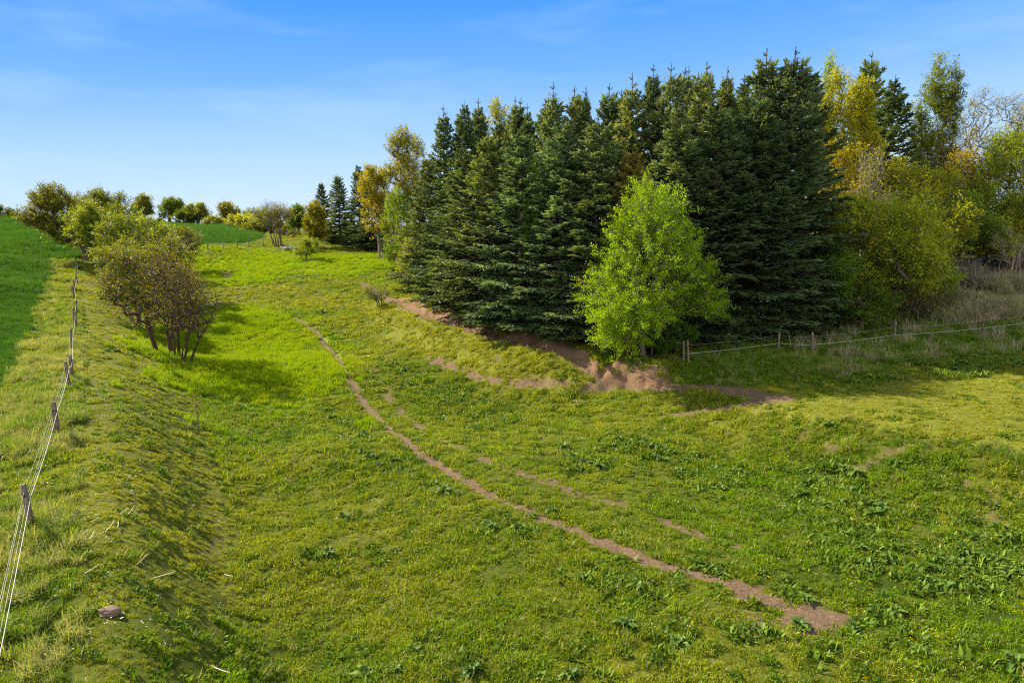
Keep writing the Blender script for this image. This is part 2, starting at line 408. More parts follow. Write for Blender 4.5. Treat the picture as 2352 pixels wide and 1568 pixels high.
def ground_material():
    m, nt, nd, lk = newmat('ground')
    g = N(nt, 'ShaderNodeNewGeometry'); pos = g.outputs['Position']
    z1 = N(nt, 'ShaderNodeSeparateColor'); a1 = attr(nt, 'z1'); lk.new(a1.outputs['Color'], z1.inputs[0])
    z2 = N(nt, 'ShaderNodeSeparateColor'); a2 = attr(nt, 'z2'); lk.new(a2.outputs['Color'], z2.inputs[0])
    n1 = noise(nt, pos, 9, 6, .7); n2 = noise(nt, pos, 1.3, 4); n3 = noise(nt, pos, 30, 3, .7)
    turf = mixc(nt, z2.outputs[0], GREEN, OLIVE)
    turf = mixc(nt, mth(nt, 'MULTIPLY', n1, 1.25, clamp=True), turf, (.018, .026, .005))
    lush = mixc(nt, n2, (.13, .23, .004), (.22, .31, .008))
    c = mixc(nt, z1.outputs[2], turf, lush)
    crop = mixc(nt, n2, (.022, .072, .010), (.035, .10, .013))
    crop = mixc(nt, z2.outputs[1], crop, (.10, .10, .045))
    c = mixc(nt, z1.outputs[1], c, crop)
    c = mixc(nt, mth(nt, 'MULTIPLY', z2.outputs[2], .8), c, (.13, .12, .05))
    litter = mixc(nt, n1, (.03, .022, .012), (.07, .05, .028))
    c = mixc(nt, a1.outputs['Alpha'], c, litter)
    soil = ramp(nt, n1, [(.25, (.07, .043, .024)), (.5, (.145, .096, .055)), (.72, (.225, .158, .095)), (.9, (.32, .24, .155))])
    soil = mixc(nt, mth(nt, 'MULTIPLY', n3, .45), soil, (.07, .042, .025))
    red = mixc(nt, n2, (.17, .09, .05), (.28, .165, .10))
    soil = mixc(nt, mth(nt, 'MULTIPLY', attr(nt, 'eb').outputs['Fac'], .6), soil, red)
    dm = mth(nt, 'ADD', z1.outputs[0], mth(nt, 'MULTIPLY', mth(nt, 'SUBTRACT', n1, .5), .9))
    dm = N(nt, 'ShaderNodeMapRange'); lk.new(mth(nt, 'ADD', z1.outputs[0], mth(nt, 'MULTIPLY', mth(nt, 'SUBTRACT', n1, .5), .8)), dm.inputs[0])
    dm.inputs[1].default_value = .3; dm.inputs[2].default_value = .62
    c = mixc(nt, dm.outputs[0], c, soil)
    p = N(nt, 'ShaderNodeBsdfPrincipled'); lk.new(c, p.inputs['Base Color']); p.inputs['Roughness'].default_value = .95
    p.inputs['Specular IOR Level'].default_value = .05
    b = N(nt, 'ShaderNodeBump'); b.inputs['Strength'].default_value = .9; b.inputs['Distance'].default_value = .06
    lk.new(mth(nt, 'ADD', n1, mth(nt, 'MULTIPLY', n3, .4)), b.inputs['Height']); lk.new(b.outputs[0], p.inputs['Normal'])
    o = N(nt, 'ShaderNodeOutputMaterial'); lk.new(p.outputs[0], o.inputs[0])
    return m
gob = link('ground', gme, None, ground_material())
tag(gob, 'rolling green valley floor with grassy banks and dirt tracks', 'ground', kind='structure')

# ------------------------------------------------------------------ grass: tufts scattered as ground cover
def tuft_mesh(name, n, radius, l0, l1, w, lean, seed, broad=False, curl=.5):
    r = np.random.default_rng(seed)
    rr = radius * np.sqrt(r.random(n)); an = r.random(n) * 6.283
    base = np.stack([rr * np.cos(an), rr * np.sin(an), np.full(n, -.02)], 1)
    L = r.uniform(l0, l1, n); az = r.random(n) * 6.283; le = np.abs(r.normal(0, lean, n))
    d0 = np.stack([np.cos(az) * np.sin(le), np.sin(az) * np.sin(le), np.cos(le)], 1)
    le2 = le + curl * r.random(n) * 1.6
    d1 = np.stack([np.cos(az) * np.sin(le2), np.sin(az) * np.sin(le2), np.cos(le2)], 1)
    tw = az + 1.57 + r.normal(0, .7, n)
    s = np.stack([np.cos(tw), np.sin(tw), np.zeros(n)], 1) * (w * r.uniform(.7, 1.3, n))[:, None] * .5
    mid = base + d0 * L[:, None] * .5; tip = mid + d1 * L[:, None] * .5
    k = 1.5 if broad else .9
    V = np.stack([base - s, base + s, mid + s * k, mid - s * k, tip], 1).reshape(-1, 3)
    i = np.arange(n)[:, None] * 5
    Q = i + np.array([0, 1, 2, 3]); T = i + np.array([3, 2, 4])
    cv = np.repeat(r.random(n), 5)
    hh = np.tile([0, 0, .5, .5, 1.], n)
    return mesh_np(name, V, [Q, T], {'cv': cv, 'hh': hh})
def grass_mat(name, cols, trans=.42, tip=None, tipamt=.5, spec=.06, dead=0):
    """cols: (dark0, light0, dark1, light1): fresh pair and dry pair blended by the scattered point's tint"""
    m, nt, nd, lk = newmat(name)
    t = attr(nt, 'tint', 'INSTANCER').outputs['Fac']; cv = attr(nt, 'cv').outputs['Fac']
    g = N(nt, 'ShaderNodeNewGeometry')
    nz = noise(nt, g.outputs['Position'], 1.1, 3)
    f = mth(nt, 'ADD', mth(nt, 'MULTIPLY', cv, .85), mth(nt, 'MULTIPLY', mth(nt, 'SUBTRACT', nz, .42), 1.0), clamp=True)
    a = mixc(nt, f, cols[0], cols[1]); b = mixc(nt, f, cols[2], cols[3])
    c = mixc(nt, t, a, b)
    if tip: c = mixc(nt, mth(nt, 'MULTIPLY', attr(nt, 'hh').outputs['Fac'], tipamt), c, tip)
    if dead: c = mixc(nt, mth(nt, 'GREATER_THAN', cv, 1 - dead), c, (.40, .34, .17))
    leaf_shader(nt, c, trans, spec, .55)
    return m
def scatter(name, label, cat, xy, scl, tint, tufts, mat, rng, tilt=.12, zoff=0.0):
    n = len(xy)
    z = height(xy[:, 0], xy[:, 1]) + zoff
    me = bpy.data.meshes.new(name); me.vertices.add(n)
    me.vertices.foreach_set('co', np.stack([xy[:, 0], xy[:, 1], z], 1).astype(np.float32).ravel())
    rot = np.stack([rng.normal(0, tilt, n), rng.normal(0, tilt, n), rng.random(n) * 6.283], 1)
    e = .3                                        # lay the tuft along the slope
    gx = (height(xy[:, 0] + e, xy[:, 1]) - height(xy[:, 0] - e, xy[:, 1])) / (2 * e)
    gy = (height(xy[:, 0], xy[:, 1] + e) - height(xy[:, 0], xy[:, 1] - e)) / (2 * e)
    c, s = np.cos(rot[:, 2]), np.sin(rot[:, 2])
    rot[:, 0] += np.arctan(gy) * .8; rot[:, 1] -= np.arctan(gx) * .8
    # XYZ euler applies z last, so turn the slope tilt into the tuft's own frame
    tx, ty = rot[:, 0].copy(), rot[:, 1].copy(); rot[:, 0] = tx * c + ty * s; rot[:, 1] = -tx * s + ty * c
    at = me.attributes.new('rot', 'FLOAT_VECTOR', 'POINT'); at.data.foreach_set('vector', rot.astype(np.float32).ravel())
    at = me.attributes.new('scl', 'FLOAT', 'POINT'); at.data.foreach_set('value', np.asarray(scl, np.float32))
    at = me.attributes.new('tint', 'FLOAT', 'POINT'); at.data.foreach_set('value', np.asarray(tint, np.float32))
    at = me.attributes.new('var', 'INT', 'POINT'); at.data.foreach_set('value', rng.integers(0, len(tufts), n).astype(np.int32))
    me.update()
    o = bpy.data.objects.new(name, me); COL.objects.link(o)
    tag(o, label, cat, kind='stuff')
    coll = bpy.data.collections.new(name + '_tufts')
    for k, tm in enumerate(tufts):
        tm.materials.append(mat)
        coll.objects.link(bpy.data.objects.new('%s_tuft_%d' % (name, k), tm))
    ng = bpy.data.node_groups.new(name + '_scatter', 'GeometryNodeTree')
    ng.interface.new_socket('Geometry', in_out='INPUT', socket_type='NodeSocketGeometry')
    ng.interface.new_socket('Geometry', in_out='OUTPUT', socket_type='NodeSocketGeometry')
    gi = ng.nodes.new('NodeGroupInput'); go = ng.nodes.new('NodeGroupOutput')
    ip = ng.nodes.new('GeometryNodeInstanceOnPoints'); ci = ng.nodes.new('GeometryNodeCollectionInfo')
    ci.inputs['Collection'].default_value = coll; ci.inputs['Separate Children'].default_value = True; ci.inputs['Reset Children'].default_value = True
    def na(nm, dt):
        q = ng.nodes.new('GeometryNodeInputNamedAttribute'); q.data_type = dt; q.inputs['Name'].default_value = nm
        return [s for s in q.outputs if s.enabled and s.name == 'Attribute'][0]
    ng.links.new(gi.outputs[0], ip.inputs['Points']); ng.links.new(ci.outputs[0], ip.inputs['Instance'])
    ip.inputs['Pick Instance'].default_value = True
    ng.links.new(na('var', 'INT'), ip.inputs['Instance Index'])
    ng.links.new(na('rot', 'FLOAT_VECTOR'), ip.inputs['Rotation'])
    ng.links.new(na('scl', 'FLOAT'), ip.inputs['Scale'])
    ng.links.new(ip.outputs[0], go.inputs[0])
    md = o.modifiers.new('scatter', 'NODES'); md.node_group = ng
    return o
def sample(rng, r0, r1, dens, amin=-.80, amax=.80):
    n = int((amax - amin) / 2 * (r1 * r1 - r0 * r0) * dens)
    r = np.sqrt(rng.uniform(r0 * r0, r1 * r1, n)); a = rng.uniform(amin, amax, n)
    return np.stack([r * np.sin(a), r * np.cos(a)], 1)
rng = np.random.default_rng(11)
# --- short grazed turf
xy = np.concatenate([sample(rng, 9, 26, 34), sample(rng, 26, 48, 18), sample(rng, 48, 112, 6.5), sample(rng, 112, 160, 3, -.5, .0)])
Z = zones(xy[:, 0], xy[:, 1]); dist = np.hypot(xy[:, 0], xy[:, 1])
thin = .55 * sstep(-.1, .35, fbm(xy[:, 0] * 1.4, xy[:, 1] * 1.4, 71, 3))
ok = (rng.random(len(xy)) > Z['dirt'] * 1.12) & (Z['crop'] < .5) & (Z['forest'] < .5) & (rng.random(len(xy)) > Z['lush'] * .7) & (rng.random(len(xy)) > thin) & (Z['dry'] < .7)
pass
xy = xy[ok]; dist = dist[ok]; Z = {k: v[ok] for k, v in Z.items()}
clump = .5 * fbm(xy[:, 0] * .8, xy[:, 1] * .8, 72, 3) + .75 * fbm(xy[:, 0] * 2.0, xy[:, 1] * 2.0, 172, 2)
sc = (.85 + 1.15 * np.clip(clump, -.45, 1) + rng.uniform(-.15, .15, len(xy))) * np.where(dist < 26, .85, np.where(dist < 48, 1.1, 1.6))
sc *= 1 - .45 * Z['bank'] - .5 * Z['plateau'] - .05 * Z['slope']
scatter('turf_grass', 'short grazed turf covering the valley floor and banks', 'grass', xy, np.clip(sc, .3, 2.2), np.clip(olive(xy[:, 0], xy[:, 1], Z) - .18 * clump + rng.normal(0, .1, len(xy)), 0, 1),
        [tuft_mesh('turf%d' % k, 95, .19, .06, .22, .018, .62, 100 + k, curl=.8) for k in range(7)],
        grass_mat('turf_blades', ((.034, .085, .002), (.195, .340, .004), (.10, .125, .005), (.42, .44, .036)), dead=.07), rng)
# --- clover and broad low weeds among the turf
xy = np.concatenate([sample(rng, 9, 40, 11), sample(rng, 40, 80, 3)])
Z = zones(xy[:, 0], xy[:, 1]); cl = fbm(xy[:, 0] * .30, xy[:, 1] * .30, 73, 4) + .5 * fbm(xy[:, 0] * 1.1, xy[:, 1] * 1.1, 74, 2)
ok = (rng.random(len(xy)) < (.12 + .88 * sstep(-.05, .5, cl)) * (1 - .6 * Z['bank']) * (1 - .75 * Z['plateau']) * (1 - .3 * Z['slope'])) & (Z['dirt'] < .35) & (Z['crop'] < .5) & (Z['forest'] < .5) & (Z['dry'] < .5)
xy = xy[ok]
scatter('low_weeds', 'darker patches of clover and low broad weeds in the turf', 'weeds', xy, rng.uniform(.45, 1.3, len(xy)), np.clip(rng.normal(.25, .25, len(xy)), 0, 1),
        [tuft_mesh('weed%d' % k, 70, .22, .05, .15, .028, .75, 200 + k, True) for k in range(5)],
        grass_mat('weed_leaves', ((.036, .080, .003), (.11, .205, .008), (.075, .12, .006), (.19, .25, .018)), .35, spec=.15), rng)
# --- coarse ungrazed grass clumps standing out of the turf
xy = np.concatenate([sample(rng, 9, 45, 2.6), sample(rng, 45, 100, .9)])
Z = zones(xy[:, 0], xy[:, 1]); cl = fbm(xy[:, 0] * .25, xy[:, 1] * .25, 173, 3)
ok = (rng.random(len(xy)) < .35 + .8 * cl) & (Z['dirt'] < .3) & (Z['crop'] < .5) & (Z['forest'] < .5) & (rng.random(len(xy)) > Z['plateau'] * .7) & (Z['dry'] < .5)
xy = xy[ok]
scatter('coarse_grass', 'coarse ungrazed grass clumps standing out of the short turf', 'grass', xy, rng.uniform(.6, 1.25, len(xy)), np.clip(rng.normal(.4, .3, len(xy)), 0, 1),
        [tuft_mesh('coarse%d' % k, 60, .15, .14, .34, .015, .5, 800 + k, curl=.9) for k in range(5)],
        grass_mat('coarse_blades', ((.040, .105, .004), (.13, .26, .008), (.12, .16, .010), (.32, .36, .035)), dead=.12), rng)
# --- tall lush meadow grass
xy = np.concatenate([sample(rng, 34, 70, 13, -.6, .1), sample(rng, 70, 122, 5, -.6, .1)])
Z = zones(xy[:, 0], xy[:, 1])
ok = (rng.random(len(xy)) < sstep(.15, 1.0, Z['lush'] + .7 * fbm(xy[:, 0] * .35, xy[:, 1] * .35, 88, 4))) & (Z['crop'] < .5) & (Z['dirt'] < .4)
xy = xy[ok]; cl = fbm(xy[:, 0] * .35, xy[:, 1] * .35, 75, 3)
scatter('meadow_grass', 'tall bright yellow-green meadow grass along the valley', 'grass', xy, np.clip(.85 + .5 * cl + rng.uniform(-.15, .15, len(xy)), .4, 1.5) * np.where(np.hypot(xy[:, 0], xy[:, 1]) > 70, 1.2, 1), np.clip(.35 - .8 * cl + rng.normal(0, .15, len(xy)), 0, 1),
        [tuft_mesh('meadow%d' % k, 70, .30, .22, .5, .022, .35, 300 + k, curl=.7) for k in range(5)],
        grass_mat('meadow_blades', ((.12, .215, .002), (.24, .365, .004), (.18, .26, .003), (.36, .43, .010)), .45), rng)
# --- tussocks along the verge beside the crop, by the right-hand fence and on the far bank
xy = np.concatenate([sample(rng, 9, 50, 11), sample(rng, 50, 112, 3.5)])
Z = zones(xy[:, 0], xy[:, 1])
w = np.maximum.reduce([Z['verge'], .85 * Z['shady'], Z['farbank'], .8 * Z['lip']]); cl = fbm(xy[:, 0] * .5, xy[:, 1] * .5, 76, 3)
ok = (rng.random(len(xy)) < w * sstep(-.55, .15, cl)) & (Z['crop'] < .5) & (Z['dirt'] < .3)
xy = xy[ok]; cl = cl[ok]; sh = np.maximum(Z['shady'], Z['lip'])[ok]; lp = Z['lip'][ok]
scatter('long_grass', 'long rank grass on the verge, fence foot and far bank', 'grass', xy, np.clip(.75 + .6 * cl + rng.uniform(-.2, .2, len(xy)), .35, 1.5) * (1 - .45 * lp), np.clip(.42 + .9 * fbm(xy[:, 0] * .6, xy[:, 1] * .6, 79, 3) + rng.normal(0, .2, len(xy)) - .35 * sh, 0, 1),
        [tuft_mesh('long%d' % k, 110, .24, .3, .65, .014, .55, 400 + k, curl=1.1) for k in range(6)],
        grass_mat('long_blades', ((.075, .155, .006), (.17, .285, .010), (.24, .255, .05), (.44, .43, .14)), .4, dead=.12), rng)
# --- young cereal crop
xy = np.concatenate([sample(rng, 18, 75, 7, -1.05, -.3), sample(rng, 75, 150, 1.3, -1.0, -.1), sample(rng, 150, 270, .7, -.85, -.25)])
Z = zones(xy[:, 0], xy[:, 1])
tr = np.minimum(seg_dist(TRACKS[0], xy[:, 0], xy[:, 1]), seg_dist(TRACKS[1], xy[:, 0], xy[:, 1]))
ok = (Z['crop'] > .5) & (tr > .7); xy = xy[ok]
dd = np.hypot(xy[:, 0], xy[:, 1])
scatter('cereal_crop', 'dense dark green young cereal crop in the field beyond the fence', 'crop', xy, np.where(dd > 150, 3.2, np.where(dd > 75, 2.2, 1.0)) * rng.uniform(.85, 1.15, len(xy)), np.clip(.4 + .9 * fbm(xy[:, 0] * .12, xy[:, 1] * .12, 81, 3) + rng.normal(0, .12, len(xy)), 0, 1),
        [tuft_mesh('crop%d' % k, 90, .33, .2, .36, .020, .28, 500 + k, curl=.5) for k in range(4)],
        grass_mat('crop_blades', ((.030, .098, .012), (.065, .165, .018), (.048, .125, .014), (.095, .205, .022)), .3), rng)
# --- dry bleached grass and reed stalks behind the right-hand fence
xy = sample(rng, 38, 64, 14, .4, .82)
Z = zones(xy[:, 0], xy[:, 1])
ok = rng.random(len(xy)) < np.maximum(Z['dry'], .10 * Z['shady'] * (xy[:, 0] > 17)) * sstep(-.5, .2, fbm(xy[:, 0] * .5, xy[:, 1] * .5, 84, 3)); xy = xy[ok]
scatter('dry_grass', 'bleached dry grass and dead stalks on the bank behind the right-hand fence', 'dry grass', xy, rng.uniform(.6, 1.3, len(xy)), np.clip(rng.normal(.5, .3, len(xy)), 0, 1),
        [tuft_mesh('dry%d' % k, 50, .28, .4, 1.15, .016, .55, 600 + k, curl=.8) for k in range(5)],
        grass_mat('dry_blades', ((.12, .15, .04), (.28, .28, .11), (.27, .22, .13), (.55, .48, .31)), .25), rng)
# --- buttercups and daisies
def flower_mesh(name, seed):
    r = np.random.default_rng(seed); V = []; Fc = []; cv = []
    for k in range(5):
        c = np.array([r.normal(0, .12), r.normal(0, .12), r.uniform(.09, .17)]); q = r.uniform(.014, .024)
        b = len(V)
        for j in range(6):
            V.append(c + [q * math.cos(j * 1.047), q * math.sin(j * 1.047), .004 * (j % 2)])
        Fc.append([b + j for j in range(6)])
    return mesh_np(name, np.array(V), [np.array(Fc)], {'cv': np.zeros(len(V)), 'hh': np.zeros(len(V))})
xy = sample(rng, 9, 42, 3.2)
Z = zones(xy[:, 0], xy[:, 1]); cl = fbm(xy[:, 0] * .22, xy[:, 1] * .22, 95, 3) + np.clip(xy[:, 0] * .03, -.3, .25)
ok = (rng.random(len(xy)) < .75 * sstep(-.1, .5, cl)) & (Z['dirt'] < .3) & (Z['crop'] < .5) & (Z['bank'] < .5) & (Z['shady'] < .3); xy = xy[ok]
scatter('buttercups', 'scattered tiny yellow buttercups in the foreground turf', 'flowers', xy, rng.uniform(.45, .85, len(xy)), rng.random(len(xy)), [flower_mesh('bc%d' % k, k) for k in range(4)],
        grass_mat('yellow_petals', ((.62, .42, .0), (.70, .50, .01), (.6, .44, .0), (.7, .5, .01)), .2), rng)
xy = sample(rng, 9, 45, 1.6)
Z = zones(xy[:, 0], xy[:, 1]); cl = fbm(xy[:, 0] * .3, xy[:, 1] * .3, 97, 3) + .25 * Z['bank']
ok = (rng.random(len(xy)) < .6 * sstep(.0, .5, cl)) & (Z['dirt'] < .3) & (Z['crop'] < .5); xy = xy[ok]
scatter('daisies', 'sprinkling of tiny white daisies in the turf', 'flowers', xy, rng.uniform(.45, .8, len(xy)), rng.random(len(xy)), [flower_mesh('da%d' % k, 40 + k) for k in range(4)],
        grass_mat('white_petals', ((.7, .7, .66), (.8, .8, .78), (.7, .7, .66), (.8, .8, .78)), .2), rng)
# ------------------------------------------------------------------ spruces
def shoot_cards(p, d, L, w, r):
    """bristly needle shoots: two crossed rhombus cards each, n shoots"""
    n = len(p)
    rnd = unit(r.normal(size=(n, 3))); s1 = unit(np.cross(d, rnd)); s2 = np.cross(d, s1)
    V1, Q1 = cards(p, d, s1, L, w); V2, Q2 = cards(p, d, s2, L, w)
    return np.vstack([V1, V2]), np.vstack([Q1, Q2 + len(V1)])
def spruce_branch(L, r, droop, dens=1.0):
    """cards of one branch growing along +x, length L; returns V, Q, tipness, and its axis"""
    K = 8; s = np.linspace(0, 1, K)
    ax = np.stack([s * L, .04 * L * np.sin(s * 5 + r.uniform(0, 6)) * s, L * (-droop * s + droop * 1.05 * s ** 2.4)], 1)
    def at(u): return np.stack([np.interp(u, s, ax[:, k]) for k in range(3)], -1)
    us = np.arange(max(.30, .40 - .1 / L), .99, .19 / L / dens)
    P_, D_, T_ = [], [], []
    for u in us:
        p = at(u); q = at(min(1, u + .02)) - p; q = q / (np.linalg.norm(q) + 1e-9)
        for sd in (-1, 1):
            ln = (.40 * L * (1 - u) ** .75 + .14) * r.uniform(.75, 1.2)
            an = r.uniform(.7, 1.05) * sd
            d = np.array([q[0] * math.cos(an) , math.sin(an), q[2] - .22 + r.normal(0, .12)]); d /= np.linalg.norm(d)
            m = max(1, int(ln / .23))
            for k in range(m):
                pp = p + d * (k * ln / m) + np.array([0, 0, -.10 * (k / m) ** 2 * ln])
                P_.append(pp); D_.append(d + r.normal(0, .18, 3) + (0, 0, .12)); T_.append((k + 1) / m)
                if k < m - 1 or m == 1:
                    for s2 in (-1, 1):
                        a2 = an + s2 * r.uniform(.6, .95)
                        P_.append(pp + d * .04); D_.append(np.array([math.cos(a2), math.sin(a2), d[2] + r.normal(0, .22)])); T_.append((k + .6) / m)
        if r.random() < .7:
            P_.append(p); D_.append(np.array([q[0], r.normal(0, .5), .75])); T_.append(.5)
    for k in range(5):
        P_.append(at(.93)); D_.append(np.array([1, r.normal(0, .6), .25 + r.normal(0, .2)])); T_.append(1.)
    P_, D_, T_ = np.array(P_), unit(np.array(D_)), np.array(T_)
    V, Q = shoot_cards(P_, D_, r.uniform(.26, .44, len(P_)), r.uniform(.085, .125, len(P_)), r)
    T = np.concatenate([T_, T_])
    return V, Q, T, ax
def make_spruce(seed, H=17.0, R=3.0, leaders=1, cone=True, bare=.9, dens=1.0, power=.72):
    r = np.random.default_rng(seed)
    lib = {}
    for L in (.5, .9, 1.4, 2.0, 2.7, 3.4, 4.2, 5.0):
        lib[L] = [spruce_branch(L, r, .20 if L > 1 else .05, dens) for _ in range(5 if L > 1 else 4)]
    Ls = sorted(lib)
    VV, QQ, CV, off = [], [], [], 0
    paths, prad = [], []
    tops = [(0, 0, 0.0)] + [(r.normal(0, .38), r.normal(0, .38), r.uniform(.2, .9)) for _ in range(leaders - 1)]
    z = bare
    lob = r.uniform(0, 6.28, 4)
    while z < H - 1.1:
        t = (H - z) / (H - bare)
        nb = int(r.integers(5, 8)) + (1 if not cone and t > .3 else 0) if t > .12 else int(r.integers(4, 6))
        a0 = r.uniform(0, 6.28)
        for k in range(nb):
            az = a0 + k * 6.283 / nb + r.normal(0, .18)
            ln = R * (t ** power) * r.uniform(.66, 1.25) * (1 + .16 * math.sin(az * 2 + lob[0] + z * .6) + .14 * math.sin(az * 3 + lob[1] - z * .9)) + .10
            if t > .88: ln *= 1 - (t - .88) * 2.2
            Lk = min(Ls, key=lambda q: abs(q - ln)); V, Q, T, ax = lib[Lk][int(r.integers(len(lib[Lk])))]
            sc = ln / Lk
            pit = math.radians(48 * (1 - t) ** 2.2 + 6 - 16 * t) + r.normal(0, .09)
            ca_, sa_ = math.cos(az), math.sin(az); cp, sp = math.cos(pit), math.sin(pit)
            M = np.array([[ca_ * cp, -sa_, -ca_ * sp], [sa_ * cp, ca_, -sa_ * sp], [sp, 0, cp]])
            M[:, 1] *= 1 if r.random() < .5 else -1
            zz = z + r.uniform(-.12, .12)
            base = np.array([0, 0, zz])
            if leaders > 1 and z > H - 3.2:
                tp = tops[int(r.integers(leaders))]; base[:2] = np.array(tp[:2]) * (z - H + 3.2) / 3.2
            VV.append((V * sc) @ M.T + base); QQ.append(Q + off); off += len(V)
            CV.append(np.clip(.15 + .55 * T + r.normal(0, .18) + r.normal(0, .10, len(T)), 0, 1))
            pa = (ax * sc) @ M.T + base
            paths.append(pa[[0, 2, 4, 6]]); prad.append(np.array([.035, .025, .016, .008]) * (ln / 2 + .25))
        z += r.uniform(.30, .44) * (1 if t > .2 else 1.05)
    for tx, ty, dz in tops:                                    # long leading shoots with a few whorls of stubby side shoots
        b = np.array([tx, ty, H - 1.5 - dz]); top = np.array([tx * 1.35, ty * 1.35, H - dz])
        root = np.array([0, 0, H - 3.2])
        paths.append(np.array([root + (b - root) * u for u in (0, .4, .75, 1)])); prad.append(np.array([.05, .045, .04, .03]))
        paths.append(np.array([b + (top - b) * u for u in (0, .35, .7, 1)])); prad.append(np.array([.032, .028, .022, .012]))
        Pp, Dd, Ll = [], [], []
        for u in np.linspace(0, .97, 26):
            for _ in range(2):
                a = r.uniform(0, 6.28); Pp.append(b + (top - b) * u); Dd.append([math.cos(a) * .5, math.sin(a) * .5, .8]); Ll.append(r.uniform(.07, .12))
        for u, q in ((.02, .5), (.34, .34), (.68, .2)):
            for k in range(4 if q > .2 else 3):
                a = r.uniform(0, 6.28); dd = np.array([math.cos(a) * .72, math.sin(a) * .72, .68]); o_ = b + (top - b) * u
                for v in np.linspace(0, 1, 5):
                    Pp.append(o_ + dd * q * v); Dd.append(dd + r.normal(0, .25, 3)); Ll.append(.15)
        Pp, Dd, Ll = np.array(Pp), unit(np.array(Dd, float)), np.array(Ll)
        V, Q = shoot_cards(Pp, Dd, Ll, Ll * .35, r)
        VV.append(V); QQ.append(Q + off); off += len(V); CV.append(np.full(len(Q), .25))
    if cone:                                                    # hanging ochre cones and pale new shoots in the upper crown
        n = 420
        t = r.uniform(.05, .42, n); az = r.uniform(0, 6.28, n); q = R * t ** power * r.uniform(.75, 1.06, n) + .15
        p = np.stack([q * np.cos(az), q * np.sin(az), H - t * (H - bare) + .25 * r.normal(size=n)], 1)
        d = unit(np.stack([r.normal(0, .2, n), r.normal(0, .2, n), -np.ones(n)], 1))
        V, Q = shoot_cards(p, d, r.uniform(.10, .17, n), np.full(n, .05), r)
        VV.append(V); QQ.append(Q + off); off += len(V); CV.append(np.full(len(Q), 2.0))
    crown = mesh_np('spruce_crown', np.vstack(VV), [np.vstack(QQ)], None, {'cv': np.concatenate(CV)})
    zt = np.array([-.3, H * .2, H * .55, H - 3.2]); tr = np.stack([.05 * np.sin(zt), .05 * np.cos(zt * .7), zt], 1)
    V1, Q1 = tubes([tr], [[.22, .17, .11, .05]], 8); V2, Q2 = tubes(paths, prad, 3)
    trunk = mesh_np('spruce_trunk', np.vstack([V1, V2]), [Q1, Q2 + len(V1)], smooth=True)
    return crown, trunk
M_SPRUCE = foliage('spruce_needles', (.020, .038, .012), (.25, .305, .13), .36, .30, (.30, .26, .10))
M_SBARK = bark('spruce_bark', (.05, .035, .025), (.17, .13, .10))
SPR = [make_spruce(s, 17, R, ld, cone=c, power=pw) for s, R, ld, c, pw in ((1, 3.6, 1, True, .96), (2, 3.6, 2, True, .92), (3, 3.5, 1, True, 1.0), (4, 3.6, 3, True, .88), (5, 3.7, 1, False, .84), (6, 3.6, 2, False, .88))]
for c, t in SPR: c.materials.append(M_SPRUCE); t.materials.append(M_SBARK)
_r = random.Random(5)
def spruce(label, px, top, Y, var, wid=1.0, col=(1, 1, 1), group='spruces of the plantation', lean=0.0):
    p = at_d(px, top, Y); z = float(height(p[0], p[1]))
    t = thing('spruce_tree', label, 'spruce', (p[0], p[1], z - .1), group, _r.uniform(0, 6.28))
    s = (p[2] - z + .1) / 17.0
    t.scale = (s * wid, s * wid, s)
    for nm, me in (('crown', SPR[var][0]), ('trunk', SPR[var][1])):
        o = bpy.data.objects.new(nm, me); COL.objects.link(o); o.parent = t; o.color = (*col, 1)
    return t
G1, G2, BL, BR, DK = (.92, 1.0, .80), (1.08, 1.10, .75), (.85, 1.02, .95), (1.6, 1.08, .55), (.66, .76, .66)
